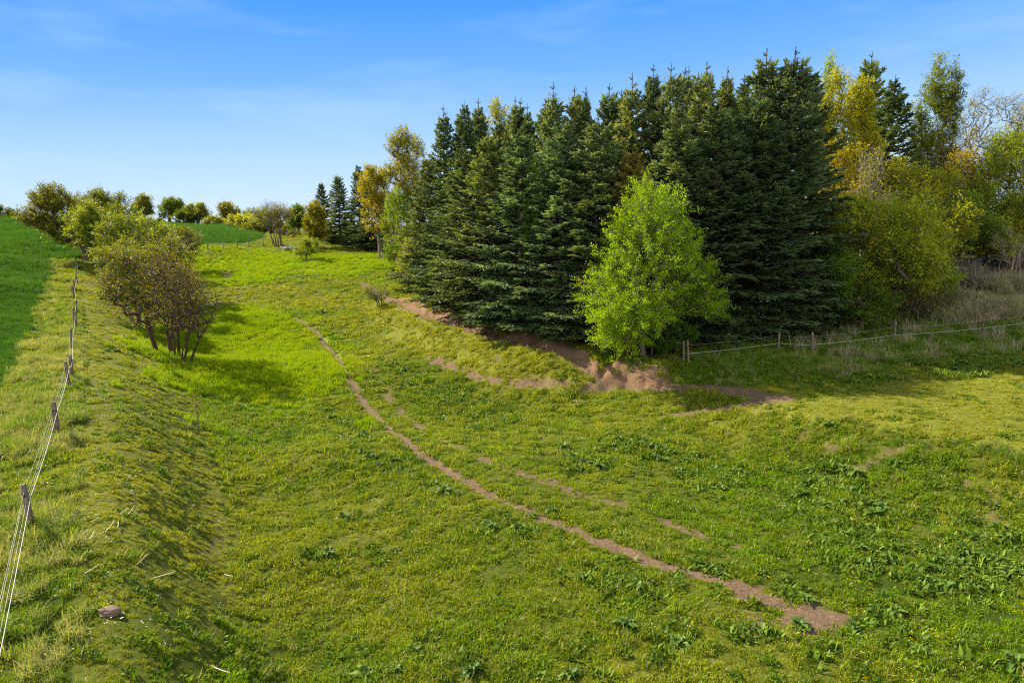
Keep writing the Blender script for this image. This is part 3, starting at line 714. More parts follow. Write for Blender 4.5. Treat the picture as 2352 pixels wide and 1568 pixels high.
SPRUCES = [  # label, px of trunk, py of tip, depth, mesh, width, colour
 ('slim spruce whose tip is the leftmost spire of the plantation skyline', 1018, 240, 61, 0, .95, DK),
 ('spruce with a blunt dark top, just right of the leftmost spire', 1066, 233, 60, 5, 1.0, DK),
 ('thin spired spruce directly left of the yellow broadleaf tip in the skyline', 1099, 226, 62, 2, .9, G1),
 ('spruce with double leader directly right of the yellow broadleaf tip', 1183, 222, 56, 1, .95, G1),
 ('narrow spruce spire between the double leader and the lone tall needle spire', 1211, 238, 58, 2, .85, BL),
 ('spruce with a very long bare needle-like leader left of centre in the skyline', 1271, 190, 51, 0, 1.0, G1),
 ('spruce with two stubby leaders right of the long bare leader', 1320, 196, 51, 1, .95, G2),
 ('thin spruce spire half hidden behind its two-leader neighbour', 1346, 208, 58, 2, .8, DK),
 ('broad-topped spruce with several short leaders at the middle of the skyline', 1400, 192, 50, 3, 1.0, BL),
 ('cone-hung spruce with a stepped spire, left of the three tall close spires', 1453, 168, 48, 0, 1.05, G2),
 ('tall straight spruce spire, first of the three tall close spires', 1502, 148, 51, 2, .95, DK),
 ('crooked-tipped spruce, second of the three tall close spires', 1542, 146, 47, 1, 1.0, G1),
 ('spruce with a curved forked leader, third of the three tall close spires', 1583, 152, 54, 3, .9, G1),
 ('ochre-topped spruce with a cluster of upright leaders right of the curved fork', 1624, 142, 47.5, 3, 1.0, G2),
 ('spruce with a short pale spire in the dip left of the tallest pair', 1672, 153, 50, 2, .95, G2),
 ('tall candelabra-topped spruce, left one of the tallest pair', 1762, 112, 46.5, 3, 1.05, G1),
 ('tallest dark spruce with a wide ragged top at the right corner of the plantation', 1828, 108, 45.5, 3, 1.22, DK),
 ('spruce with drooping side branches behind the tallest corner spruce', 1862, 150, 49, 4, 1.05, DK),
 ('short yellowish-green spruce at the left end of the plantation front row', 985, 352, 67, 4, 1.22, G2),
 ('dark spruce filling the gap behind the double leader', 1152, 262, 57, 4, 1.0, DK),
 ('dark spruce filling the gap behind the long bare leader', 1252, 232, 54, 5, 1.0, DK),
 ('dark spruce filling the gap behind the stepped spire', 1428, 205, 52, 4, 1.0, DK),
 ('dark spruce filling the gap before the tallest pair', 1710, 172, 52, 5, 1.0, DK),
 ('bushy dark spruce in the front row below the leftmost spires', 1062, 330, 55, 5, 1.39, G1),
 ('pale olive spruce in the front row above the start of the earth bank', 1122, 298, 50.5, 4, 1.33, G2),
 ('bluish bushy spruce in the front row above the earth bank', 1196, 290, 47.2, 4, 1.33, BL),
 ('grey-green spruce in the front row above the middle of the earth bank', 1292, 268, 45, 5, 1.30, BL),
 ('full green spruce in the front row left of the brownish one', 1376, 262, 43.6, 4, 1.30, G1),
 ('brownish-tinged spruce directly left of the lime-green tree', 1455, 330, 42.6, 4, 1.22, BR),
 ('dark spruce in the front row right behind the lime-green tree', 1560, 235, 44.2, 5, 1.30, G1),
 ('wide dark spruce in the front row just right of the lime-green tree', 1655, 226, 44.6, 4, 1.39, DK),
 ('very dark heavy-branched spruce left of the corner spruce', 1745, 215, 44.8, 5, 1.45, DK),
]
for s in SPRUCES: spruce(*s[:5], s[5] * 1.10, s[6])
FARS = [('round-topped dark spruce, leftmost of the far group beyond the meadow', 737, 416, 120, 4, 1.25, DK),
 ('pointed dark spruce in the middle of the far group beyond the meadow', 775, 398, 113, 4, 1.3, G1),
 ('tall dark spruce of the far group, left of the golden broadleaf trees', 822, 376, 107, 5, 1.1, DK),
 ('ragged dark spruce rising close behind the golden broadleaf trees', 850, 374, 104, 1, 1.1, DK)]
for s in FARS: spruce(*s, group='far spruces beyond the meadow')
spruce('dark broad spruce rising behind the yellow maple on the right', 2058, 172, 61, 5, 1.3, DK, group='conifers in the right-hand thicket')
spruce('tall spruce with a pale pointed top right of the yellow maple', 2004, 118, 66, 4, 1.0, (1.2, 1.25, .8), group='conifers in the right-hand thicket')

# ------------------------------------------------------------------ broadleaf trees and shrubs
def decid_mesh(seed, H, R, base=.25, nA=500, leaf_n=40, leaf=.10, spray=.8, stems=1, shape='dome', spread=.15, jit=.16, gap=.35, twig=.009, up=.45, flat=.0, lean=(0, 0), leafless=0.0, trunk_r=None):
    r = np.random.default_rng(seed)
    c = np.array([lean[0], lean[1], H * (1 + base) / 2]); hz = H * (1 - base) / 2
    lobes = [(c, np.array([R, R, hz]) * .62)]
    for k in range(19):
        a = r.uniform(0, 6.28); e = r.uniform(-.8, 1.2)
        d = np.array([math.cos(a) * math.cos(e), math.sin(a) * math.cos(e), math.sin(e)])
        lobes.append((c + d * np.array([R, R, hz]) * r.uniform(.55, .80), np.array([R, R, hz * .9]) * r.uniform(.15, .36)))
    pts = np.empty((0, 3))
    while len(pts) < nA:
        q = r.uniform(-1.25, 1.25, (nA * 6, 3)) * np.array([R, R, hz]) + c
        m = np.zeros(len(q), bool)
        for lc, ls in lobes: m |= (((q - lc) / ls) ** 2).sum(1) < 1
        e = (((q - c) / np.array([R, R, hz])) ** 2).sum(1)
        m &= r.random(len(q)) < np.clip(.18 + e ** 1.2, 0, 1)
        if shape == 'cone': 
            tt = np.clip((H - q[:, 2]) / (H * (1 - base)), 0, 1.2); m &= np.hypot(q[:, 0] - c[0], q[:, 1] - c[1]) < R * (.06 + 1.05 * tt ** .95)
        if shape == 'fan':
            tt = np.clip(q[:, 2] / H, 0, 1.2); m &= np.hypot(q[:, 0] - c[0] * tt, q[:, 1] - c[1] * tt) < R * (.15 + 1.0 * tt ** .8)
        if shape == 'col':
            m &= np.hypot(q[:, 0] - c[0], q[:, 1] - c[1]) < R * np.clip((H - q[:, 2]) / (H * .45), .05, 1) ** .7
        s = 2.4 / R; g = vnoise(q[:, 0] * s + q[:, 2] * .7 * s, q[:, 1] * s - q[:, 2] * .9 * s, seed)
        m &= g > gap * .9
        m &= q[:, 2] > min(.06 * H, .35)
        pts = np.vstack([pts, q[m]])
    pts = pts[r.permutation(len(pts))[:nA]]
    zt_ = np.percentile(pts[:, 2], 98); zb_ = np.percentile(pts[:, 2], 1); z1_ = H - spray * .45
    pts[:, 2] = np.where(pts[:, 2] > zb_, zb_ + (pts[:, 2] - zb_) * (z1_ - zb_) / (zt_ - zb_), pts[:, 2])
    rq = np.percentile(np.hypot(pts[:, 0] - c[0], pts[:, 1] - c[1]), 96)
    k_ = max(.5, (R - spray * .3) / rq); pts[:, 0] = c[0] + (pts[:, 0] - c[0]) * k_; pts[:, 1] = c[1] + (pts[:, 1] - c[1]) * k_
    nodes = []; par = []; cnt = []
    for k in range(stems):
        a = k * 6.283 / stems + r.uniform(-.4, .4); o = np.array([math.cos(a), math.sin(a), 0]) * (spread * (stems > 1)) * r.uniform(.5, 1.3)
        tgt = c + np.array([math.cos(a), math.sin(a), 0]) * R * .35 * (stems > 1) + r.normal(0, .05 * R, 3)
        prev = -1
        for u in np.linspace(0, 1, 5):
            p = o + (tgt - o) * u; p[2] = max(p[2], 0) if u else -.25
            p[:2] += r.normal(0, .03 * R, 2) * (u > 0)
            nodes.append(p); par.append(prev); prev = len(nodes) - 1
    nst = len(nodes)
    NB_ = nst + nA * 3
    nd = np.zeros((NB_, 3)); nd[:nst] = nodes; par = par + [0] * (nA * 3); n = nst
    b0 = np.array([lean[0] * .2, lean[1] * .2, 0.])
    order = np.argsort(((pts - b0) ** 2).sum(1))
    dn = np.zeros(NB_); dn[:nst] = np.sqrt(((nd[:nst] - b0) ** 2).sum(1))
    paths = np.zeros((nA, 4, 3)); pidx = np.zeros((nA, 4), int)
    for k, i in enumerate(order):
        a = pts[i]; da = math.sqrt(((a - b0) ** 2).sum())
        dd = np.sqrt(((nd[:n] - a) ** 2).sum(1)) * (1 + 1.5 * np.clip((dn[:n] - da) / (da + .1) + .12, 0, 1)) + (a[2] < nd[:n, 2] - .2) * .4 * R * (nd[:n, 2] - a[2]) / H
        j = int(np.argmin(dd)); s = nd[j]; L = math.sqrt(((a - s) ** 2).sum()) + 1e-6
        p1 = s + (a - s) * .35 + r.normal(0, .07 * L, 3) + (0, 0, .05 * L); p2 = s + (a - s) * .7 + r.normal(0, .07 * L, 3) + (0, 0, .04 * L)
        pidx[k] = (j, n, n + 1, n + 2); paths[k] = (s, p1, p2, a)
        for q, pr in ((p1, j), (p2, n), (a, n + 1)):
            nd[n] = q; par[n] = pr; dn[n] = math.sqrt(((q - b0) ** 2).sum()); n += 1
    cnt = np.zeros(n); cnt[pidx[:, 3]] = 1
    for i in range(n - 1, -1, -1):
        if par[i] >= 0: cnt[par[i]] += cnt[i]
    rd = twig * np.maximum(cnt, 1) ** .46
    pr = rd[pidx]; pr[:, 0] = np.minimum(pr[:, 0], pr[:, 1] * 1.4)
    Vb, Qb = tubes(paths, pr, 4)
    Vs, Qs = [Vb], [Qb]; off = len(Vb)
    for k in range(stems):
        rr = rd[k * 5:(k + 1) * 5].copy(); rr[0] *= 1.35
        if trunk_r: rr = np.maximum(rr, trunk_r * np.array([1.25, .9, .75, .55, .35]))
        v, q = tubes([nd[k * 5:(k + 1) * 5]], [rr], 7); Vs.append(v); Qs.append(q + off); off += len(v)
    # sprays
    A_ = paths[:, 3]; grow = unit(A_ - paths[:, 1]); outw = unit(A_ - c)
    D = unit(grow * .5 + outw * .6 + np.array([0, 0, up]) + r.normal(0, .3, A_.shape)); D[:, 2] *= 1 - flat; D = unit(D)
    Ls = spray * r.uniform(.6, 1.35, nA)
    # bare side twigs
    nt_ = 2
    S_ = np.repeat(A_, nt_, 0); Dt = unit(np.repeat(D, nt_, 0) + r.normal(0, .45, (nA * nt_, 3))); Lt = np.repeat(Ls, nt_) * r.uniform(.5, 1.0, nA * nt_)
    tp = np.stack([S_, S_ + Dt * Lt[:, None] * .5 + r.normal(0, .03, S_.shape), S_ + Dt * Lt[:, None] + r.normal(0, .05, S_.shape)], 1)
    v, q = tubes(tp, np.tile([twig * .8, twig * .6, twig * .3], (len(tp), 1)), 3); Vs.append(v); Qs.append(q + off)
    wood = mesh_np('branches', np.vstack(Vs), Qs, smooth=True)
    keep = r.random(nA) >= leafless * (1.0)
    A2, D2, L2 = A_[keep], D[keep], Ls[keep]; m = len(A2)
    u = r.random((m, leaf_n)) ** .8
    ctr = A2[:, None] + D2[:, None] * ((u - .25) * L2[:, None])[..., None]
    ctr = ctr + r.normal(0, 1, ctr.shape) * (jit * L2[:, None] * (1.15 - u * .6))[..., None] * np.array([1, 1, .8])
    ctr = ctr.reshape(-1, 3)
    ctr[:, 2] = np.maximum(ctr[:, 2], .05)
    nl = len(ctr)
    ld = unit(np.repeat(D2, leaf_n, 0) * .5 + r.normal(0, .6, (nl, 3))); ln_ = unit(np.array([0, 0, 1.0]) + r.normal(0, .65, (nl, 3)))
    sz = leaf * r.uniform(.6, 1.35, nl)
    V, Q = cards(ctr, ld, ln_, sz, sz * .68)
    tone = np.repeat(r.normal(0, .14, m), leaf_n)
    cv = np.clip(.30 + .38 * u.reshape(-1) + tone + r.normal(0, .14, nl), 0, 1)
    lv = mesh_np('leaves', V, [Q], None, {'cv': cv})
    return lv, wood
M_LEAF = foliage('leaves_fresh', (.062, .090, .008), (.31, .345, .040), .45, .15)
M_WOOD = bark('branch_bark', (.055, .042, .028), (.20, .165, .12))
M_WOODB = bark('thorn_bark', (.035, .022, .015), (.115, .075, .050))
M_WOOD3 = bark('purple_bark', (.022, .014, .012), (.070, .044, .036))
M_WOOD2 = bark('pale_bark', (.13, .10, .075), (.34, .28, .22))
def plant(name, label, cat, px, top, Y, width, color=(1, 1, 1), group=None, base_px=None, seed=1, wood=None, parts=('crown', 'trunk'), **kw):
    p = at_d(px, top, Y); bx = p[0]
    if base_px is not None: bx = at_d(base_px, top, Y)[0]
    z = float(height(bx, Y)); Hh = p[2] - z; R = width * Y / FPX / 2
    kw.setdefault('lean', (p[0] - bx, 0))
    lv, wd = decid_mesh(seed, Hh, R, **kw)
    t = thing(name, label, cat, (bx, Y, z - .03), group)
    a = link(parts[0], lv, t, M_LEAF); a.color = (*color, 1)
    link(parts[1], wd, t, wood or M_WOOD)
    return t
# the lime-green tree at the end of the earth bank
plant('hawthorn_tree', 'lime-green leafy tree standing at the end of the earth bank before the dark spruces', 'tree', 1500, 440, 39.2, 318, (1.08, 1.45, .2), base_px=1495, seed=21, base=.02, nA=1000, leaf_n=105, leaf=.085, spray=1.3, stems=3, spread=.3, jit=.10, gap=.24, shape='cone', up=.05)
plant('elder_bush', 'low dark green bush left of the foot of the lime-green tree', 'bush', 1418, 752, 40.0, 105, (.42, .72, .22), seed=22, base=.03, nA=260, leaf_n=50, leaf=.08, spray=.6)
plant('elder_bush', 'low dark green bush under the right side of the lime-green tree', 'bush', 1535, 742, 39.8, 120, (.40, .70, .20), seed=23, base=.03, nA=300, leaf_n=50, leaf=.08, spray=.6)
# hedge on the left-hand bank
HG = 'hawthorns along the left-hand bank'
plant('hawthorn_tree', 'large olive round-crowned hawthorn at the far left by the crop', 'tree', 158, 436, 92, 185, (.78, .72, .36), HG, base_px=184, seed=31, base=0.07, nA=1150, leaf_n=60, leaf=.16, spray=1.5, jit=.11, up=.5, twig=.016, trunk_r=.38)
plant('hawthorn_tree', 'tall hawthorn half hidden right behind the large olive hawthorn', 'tree', 248, 442, 104, 112, (.72, .78, .36), HG, seed=32, base=0.09, nA=560, leaf_n=46, leaf=.17, spray=1.5, twig=.016, trunk_r=.3)
plant('hawthorn_tree', 'bright yellow-green hawthorn leaning over the fence from a dark trunk', 'tree', 252, 470, 82, 175, (.98, 1.08, .32), HG, base_px=206, seed=33, base=0.11, nA=900, leaf_n=58, leaf=.15, spray=1.3, jit=.12, up=.3, twig=.015, flat=.3, trunk_r=.36)
plant('hawthorn_tree', 'yellow-green spreading hawthorn in the middle of the bank hedge', 'tree', 318, 500, 70, 205, (.92, 1.0, .32), HG, base_px=292, seed=34, base=0.08, nA=950, leaf_n=56, leaf=.13, spray=1.1, jit=.12, up=.25, flat=.3, twig=.013, stems=2, spread=.4)
plant('hawthorn_tree', 'low olive hawthorn in front of the spreading yellow-green one', 'tree', 285, 572, 56, 175, (.80, .82, .34), HG, base_px=296, seed=35, base=0.06, nA=760, leaf_n=50, leaf=.11, spray=.9, jit=.13, up=.3, stems=3, spread=.4, flat=.2)
plant('thorn_bush', 'brown many-stemmed thorn bush with few leaves, nearest of the bank hedge', 'bush', 350, 572, 46, 232, (.80, .62, .34), HG, base_px=368, seed=36, wood=M_WOODB, base=.12, nA=1000, leaf_n=15, leaf=.085, spray=.75, jit=.16, up=.3, stems=7, spread=.55, gap=.2, leafless=.35, twig=.0085, shape='fan', parts=('leaves', 'branches'))
plant('thorn_bush', 'almost bare grey twig bush spreading to the right of the brown thorn bush', 'bush', 455, 628, 45, 150, (.9, .8, .5), HG, base_px=405, seed=37, base=.2, nA=380, leaf_n=8, leaf=.07, spray=.55, up=.25, stems=5, spread=.35, gap=.2, leafless=.6, twig=.008, shape='fan', wood=M_WOODB, parts=('leaves', 'branches'))
plant('hawthorn_tree', 'small dark twin-trunked hawthorn at the corner of the far crop', 'tree', 412, 522, 88, 92, (.85, .8, .45), HG, seed=38, base=.28, nA=330, leaf_n=26, leaf=.13, spray=1.0, stems=2, spread=.7, twig=.014)
plant('hawthorn_tree', 'thin brown-twigged hawthorn between the hedge and the far crop', 'tree', 370, 522, 82, 70, (.95, .8, .5), HG, seed=39, base=.25, nA=260, leaf_n=12, leaf=.12, spray=1.0, stems=2, spread=.4, leafless=.4, twig=.012)
plant('hawthorn_tree', 'olive hawthorn filling the hedge behind the thorn bush', 'tree', 352, 548, 63, 150, (.82, .80, .32), HG, seed=40, base=.05, nA=560, leaf_n=44, leaf=.12, spray=1.0, stems=2, spread=.4, flat=.2, twig=.012)
# far trees on the skyline
FG = 'trees on the far skyline'
def oak(label, px, top, Y, w, col, seed, base=.26, nA=300, ln=30, gap=.58, name='oak_tree', **k):
    plant(name, label, 'tree', px, top, Y, w, col, FG, seed=seed, base=base, nA=nA, leaf_n=ln, leaf=.40, spray=1.7, jit=.22, gap=gap, twig=.04, trunk_r=.38, **k)
oak('bronze oak with sky showing through, beside the brown-roofed barn', 326, 450, 232, 62, (.95, .88, .5), 41, leafless=.15)
oak('full green oak on the skyline right of the barn', 388, 456, 226, 56, (.72, .85, .45), 42, gap=.38)
oak('rounded golden-bronze oak on the skyline, right of the green oak', 452, 470, 218, 58, (.95, .95, .42), 43, nA=340)
oak('thin reddish-brown oak with an open crown on the skyline', 522, 468, 212, 46, (1.0, .82, .5), 44, leafless=.35)
oak('low dark green bush between two skyline oaks', 420, 488, 215, 44, (.5, .62, .38), 45, base=.05, nA=200, name='bush')
oak('ochre bush under the thin reddish oak', 498, 500, 200, 50, (.95, .95, .45), 46, base=.05, nA=200, name='bush')
oak('cut-off dark oak at the left edge of the photo', 6, 474, 240, 56, (.55, .62, .45), 47)
oak('small rounded dark tree beside the left-edge oak', 32, 491, 238, 26, (.6, .65, .45), 48, nA=140)
oak('low bright bush on the skyline just left of the large hawthorn', 70, 494, 235, 40, (1.0, 1.1, .6), 49, base=.05, nA=150, name='bush')
oak('olive bush at the field top left of the large hawthorn', 98, 492, 228, 28, (.95, .95, .55), 50, base=.05, nA=120, name='bush')
oak('dark low hedge bush on the skyline right of the golden-bronze oak', 482, 506, 208, 46, (.55, .62, .35), 111, base=.04, nA=160, name='bush')
oak('dull green hedge bush left of the cream-tinged bush', 540, 508, 190, 50, (.7, .75, .38), 112, base=.04, nA=160, name='bush')
oak('dark bush in front of the barn end', 352, 504, 222, 40, (.6, .62, .38), 113, base=.04, nA=140, name='bush')
HB = 'low bushes closing the gap behind the far crop'
for q_, (px_, w_) in enumerate(((585, 56), (622, 60), (655, 56))):
    plant('bush', ('pale olive bush low behind the right end of the far crop', 'dull green bush low behind the brown fan-shaped willow', 'dark olive bush low left of the dark green tree')[q_], 'bush', px_, 506 + q_ * 3, 150, w_, ((1.0, .98, .5), (.72, .75, .36), (.55, .6, .32))[q_], HB, seed=120 + q_, base=.04, nA=190, leaf_n=28, leaf=.28, spray=1.3, twig=.02)
CG = 'shrubs at the far right corner of the crop'
plant('bush', 'cream-tinged bush at the right end of the far crop', 'bush', 556, 494, 168, 66, (1.7, 1.5, 1.3), CG, seed=51, base=.04, nA=260, leaf_n=26, leaf=.3, spray=1.5, twig=.02)
plant('bush', 'green mounded bush behind the cream-tinged bush', 'bush', 592, 482, 178, 86, (.9, 1.05, .5), CG, seed=52, base=.04, nA=300, leaf_n=28, leaf=.32, spray=1.5, twig=.02)
plant('willow', 'brown fan-shaped willow with bare rising stems at the meadow end', 'willow', 622, 468, 108, 92, (.95, .82, .55), CG, base_px=632, seed=53, base=.3, nA=420, leaf_n=12, leaf=.16, spray=1.7, up=.8, stems=8, spread=.8, leafless=.3, shape='fan', twig=.016)
plant('alder', 'dark green tree left of the far spruces', 'tree', 682, 474, 132, 62, (.50, .72, .45), CG, seed=54, base=.08, nA=320, leaf_n=30, leaf=.26, spray=1.3, twig=.02)
plant('bush', 'dark brown twiggy bush beneath the dark green tree', 'bush', 660, 524, 122, 50, (.6, .55, .4), CG, seed=55, base=.04, nA=180, leaf_n=12, leaf=.2, spray=1.2, leafless=.4)
plant('maple', 'mustard-yellow tree in front of the far spruces', 'tree', 724, 468, 108, 54, (1.35, 1.1, .30), CG, seed=56, base=.06, nA=380, leaf_n=30, leaf=.2, spray=1.1, twig=.016)
plant('bush', 'low yellow-green bush at the foot of the mustard-yellow tree', 'bush', 702, 548, 95, 58, (1.05, 1.15, .45), CG, seed=57, base=.04, nA=200, leaf_n=34, leaf=.13, spray=.8)
# golden broadleaves at the left end of the plantation
LG = 'broadleaf trees at the left end of the plantation'
plant('maple', 'golden-yellow maple at the left end of the plantation', 'maple', 862, 385, 96, 108, (1.55, 1.18, .38), LG, base_px=868, seed=61, base=.10, nA=620, leaf_n=42, leaf=.17, spray=1.2, twig=.015)
plant('maple', 'tall olive-gold maple behind the golden-yellow one', 'maple', 934, 304, 88, 120, (1.15, .98, .45), LG, seed=62, base=.15, nA=620, leaf_n=38, leaf=.17, spray=1.4, up=.7, twig=.016)
plant('hornbeam', 'fresh green hornbeam between the golden maple and the spruces', 'tree', 925, 440, 84, 90, (.85, 1.1, .42), LG, seed=63, base=.06, nA=460, leaf_n=40, leaf=.14, spray=1.1)
plant('hornbeam', 'lemon-green shrub at the foot of the first spruces', 'shrub', 958, 548, 70, 84, (1.25, 1.3, .40), LG, seed=64, base=.04, nA=300, leaf_n=40, leaf=.12, spray=.9)
plant('hornbeam', 'small lime sapling under the spruces left of the earth bank', 'shrub', 962, 625, 62.5, 40, (1.2, 1.4, .42), LG, seed=65, base=.10, nA=70, leaf_n=40, leaf=.10, spray=.6)
plant('maple', 'yellow broadleaf tip showing between spruce spires on the left of the skyline', 'maple', 1146, 240, 63, 76, (1.5, 1.3, .5), LG, seed=66, base=.45, nA=300, leaf_n=36, leaf=.14, spray=1.1, up=.7)
plant('beech', 'light green beech growing up between two front-row spruces', 'beech', 1232, 380, 46.2, 80, (.80, 1.15, .42), LG, seed=67, base=.25, nA=260, leaf_n=34, leaf=.12, spray=.9)
plant('bush', 'small thorny half-bare bush on the grassy slope left of the path', 'bush', 866, 655, 62, 76, (.95, .95, .5), None, base_px=872, seed=68, base=.12, nA=240, leaf_n=12, leaf=.08, spray=.7, stems=7, spread=.4, shape='fan', leafless=.35, twig=.008, parts=('leaves', 'branches'))
# thicket behind the right-hand fence
TG = 'thicket behind the right-hand fence'
def th(name, label, px, top, Y, w, col, seed, **k):
    k.setdefault('base', .06); k.setdefault('nA', 430); k.setdefault('leaf_n', 38); k.setdefault('leaf', .13); k.setdefault('spray', 1.1)
    k['nA'] = int(k['nA'] * 1.35); col = tuple(min(2.2, q * 1.3) for q in col)
    plant(name, label, name.split('_')[0] if name != 'birch_tree' else 'birch', px, top, Y, w * 1.1, col, TG, seed=seed, **k)
th('maple', 'bright golden-yellow maple beside the tallest corner spruce', 1938, 186, 57, 150, (1.15, 1.0, .18), 71, nA=850, leaf_n=44, leaf=.15, base=.12, up=.2)
th('maple', 'amber-brown maple hanging below the golden-yellow one', 1940, 335, 54, 140, (1.15, .82, .28), 72, nA=500)
th('birch_tree', 'slender birch top just right of the tallest spruce', 1909, 146, 60, 44, (1.0, 1.15, .6), 73, nA=260, shape='col', base=.3, leaf=.12)
th('birch_tree', 'light green feathery birch left of its darker twin', 2148, 150, 65, 76, (.72, .78, .28), 74, nA=520, shape='col', base=.15, up=-.3)
th('birch_tree', 'darker narrow birch, right one of the feathery pair', 2194, 160, 65, 50, (.52, .56, .28), 75, nA=420, shape='col', base=.15, up=-.3)
th('ash_tree', 'grey-brown half-bare tree below the feathery birches', 2158, 280, 65, 190, (1.0, .90, .55), 76, nA=520, leaf_n=12, leafless=.35, up=.9, wood=M_WOOD2)
th('poplar', 'leafless purple-brown poplar tips at the right skyline', 2300, 208, 76, 150, (1.0, .7, .5), 77, nA=420, leaf_n=9, leafless=.35, up=1.1, base=.3, wood=M_WOOD3)
th('poplar', 'thin bare brown poplar left of the purple-brown tips', 2250, 232, 75, 90, (1.0, .78, .5), 78, nA=240, leaf_n=12, leafless=.3, up=1.1, base=.3, wood=M_WOOD3)
th('hazel', 'dark olive-green hazel at the right edge of the photo', 2330, 285, 59, 200, (.78, .85, .28), 79, nA=820, leaf_n=44)
th('willow', 'rusty orange-brown willow below the bare poplar tips', 2228, 355, 61, 190, (1.45, .98, .40), 80, nA=560, leaf_n=30, up=.6)
th('hazel', 'yellow-green hazel in the middle of the thicket', 2135, 388, 53, 180, (1.08, 1.02, .34), 81, nA=560)
th('elder', 'large light green elder bush right of the corner spruce', 2035, 455, 46, 265, (1.05, 1.06, .36), 82, nA=1100, leaf_n=46, leaf=.12)
th('ash_tree', 'pale grey twiggy tree above the large elder bush', 2002, 350, 50, 105, (1.1, .98, .62), 83, nA=380, leaf_n=8, leafless=.4, up=.9, base=.3, wood=M_WOOD2)
th('hazel', 'dark green shaded hazel right of the large elder bush', 2200, 455, 56, 160, (.50, .68, .32), 84, nA=560)
th('elder', 'dark green elder at the foot of the corner spruce', 1902, 560, 44.5, 120, (.42, .66, .30), 85, nA=420, leaf_n=44, leaf=.11)
th('hazel', 'olive hazel below the rusty willow near the right edge', 2290, 425, 57.5, 170, (.85, .95, .38), 86, nA=480)
th('bramble', 'brown leafless bramble tangle under the elder bush', 2125, 640, 46.5, 150, (.7, .6, .42), 87, nA=420, leaf_n=7, leafless=.5, spray=.8, stems=6, spread=1.0, wood=M_WOOD, twig=.007)
th('bramble', 'pale bleached bramble canes left of the dry grass', 2215, 596, 51.5, 120, (.9, .8, .6), 88, nA=260, leaf_n=3, leafless=.8, spray=1.0, stems=9, spread=.8, shape='fan', wood=M_WOOD2, twig=.009, up=.7)
th('bramble', 'pale curved bare branches at the right edge above the dry grass', 2335, 520, 52, 90, (1.0, .95, .4), 89, nA=90, leaf_n=10, leafless=.5, spray=.7, stems=5, spread=.8, shape='fan', wood=M_WOOD2, twig=.013)
th('elder', 'low dark elder at the fence foot left of the brambles', 1990, 640, 44.2, 120, (.40, .58, .28), 90, nA=320, leaf=.10, spray=.8)
th('hawthorn', 'tan-green scrub bush halfway up the bank near the right edge', 2262, 500, 56.5, 130, (.95, .95, .40), 91, nA=420)
th('hawthorn', 'brownish scrub bush at the right edge above the dry grass', 2345, 470, 57, 120, (1.0, .80, .42), 92, nA=380, leaf_n=24)
th('hawthorn', 'ochre scrub filling the thicket between the grey twiggy tree and the hazel', 2070, 372, 57, 130, (1.05, .95, .36), 93, nA=420)
th('hawthorn', 'low green scrub at the foot of the yellow-green hazel', 2130, 560, 49, 130, (.75, .92, .34), 94, nA=380)
# ------------------------------------------------------------------ fences
M_POST = bark('weathered_post', (.075, .055, .038), (.24, .19, .135))
M_ROPE = plain('white_rope', (.40, .40, .38), (.56, .56, .54), 20)
M_WIRE = plain('grey_wire', (.30, .30, .29), (.5, .5, .48), 20, .4, .5)
M_INS = plain('black_insulator', (.012, .012, .012), (.03, .03, .03), 20, .5)
M_STRAW = plain('straw', (.42, .35, .22), (.62, .54, .38), 9)
M_DEAD = bark('dead_stick', (.25, .20, .15), (.52, .45, .36))
def post_mesh(seed, h, r0):
    r = np.random.default_rng(seed)
    K = 7; z = np.linspace(-.35, h, K); S = 9
    an = np.arange(S) * 2 * math.pi / S
    ecc = 1 + .10 * np.cos(an * 2 + r.uniform(0, 6)) + .05 * r.normal(size=S)
    V = []
    for k in range(K):
        q = r0 * (1.06 - .10 * k / K) * ecc
        top = z[k] + (.03 * np.cos(an + 1) if k == K - 1 else 0)
        V.append(np.stack([q * np.cos(an), q * np.sin(an), np.full(S, z[k]) + (top - z[k])], 1))
    V.append(np.stack([r0 * .7 * np.cos(an), r0 * .7 * np.sin(an), np.full(S, h + .012)], 1))
    V = np.concatenate(V); ii_ = np.arange((K + 1) * S).reshape(K + 1, S)
    a = ii_[:-1]; b = ii_[1:]
    Q = np.stack([a, np.roll(a, -1, 1), np.roll(b, -1, 1), b], -1).reshape(-1, 4)
    return mesh_np('post', V, [Q, ii_[-1:]])
def wire_mesh(name, pts, r, sag, sides=5, seg=10):
    P_ = []
    for a, b in zip(pts[:-1], pts[1:]):
        for k in range(seg):
            u = k / seg; q = np.array(a) * (1 - u) + np.array(b) * u; q[2] -= sag * 4 * u * (1 - u); P_.append(q)
    P_.append(np.array(pts[-1])); P_ = np.array(P_)
    V, Q = tubes([P_], [np.full(len(P_), r)], sides)
    return mesh_np(name, V, [Q], smooth=True)
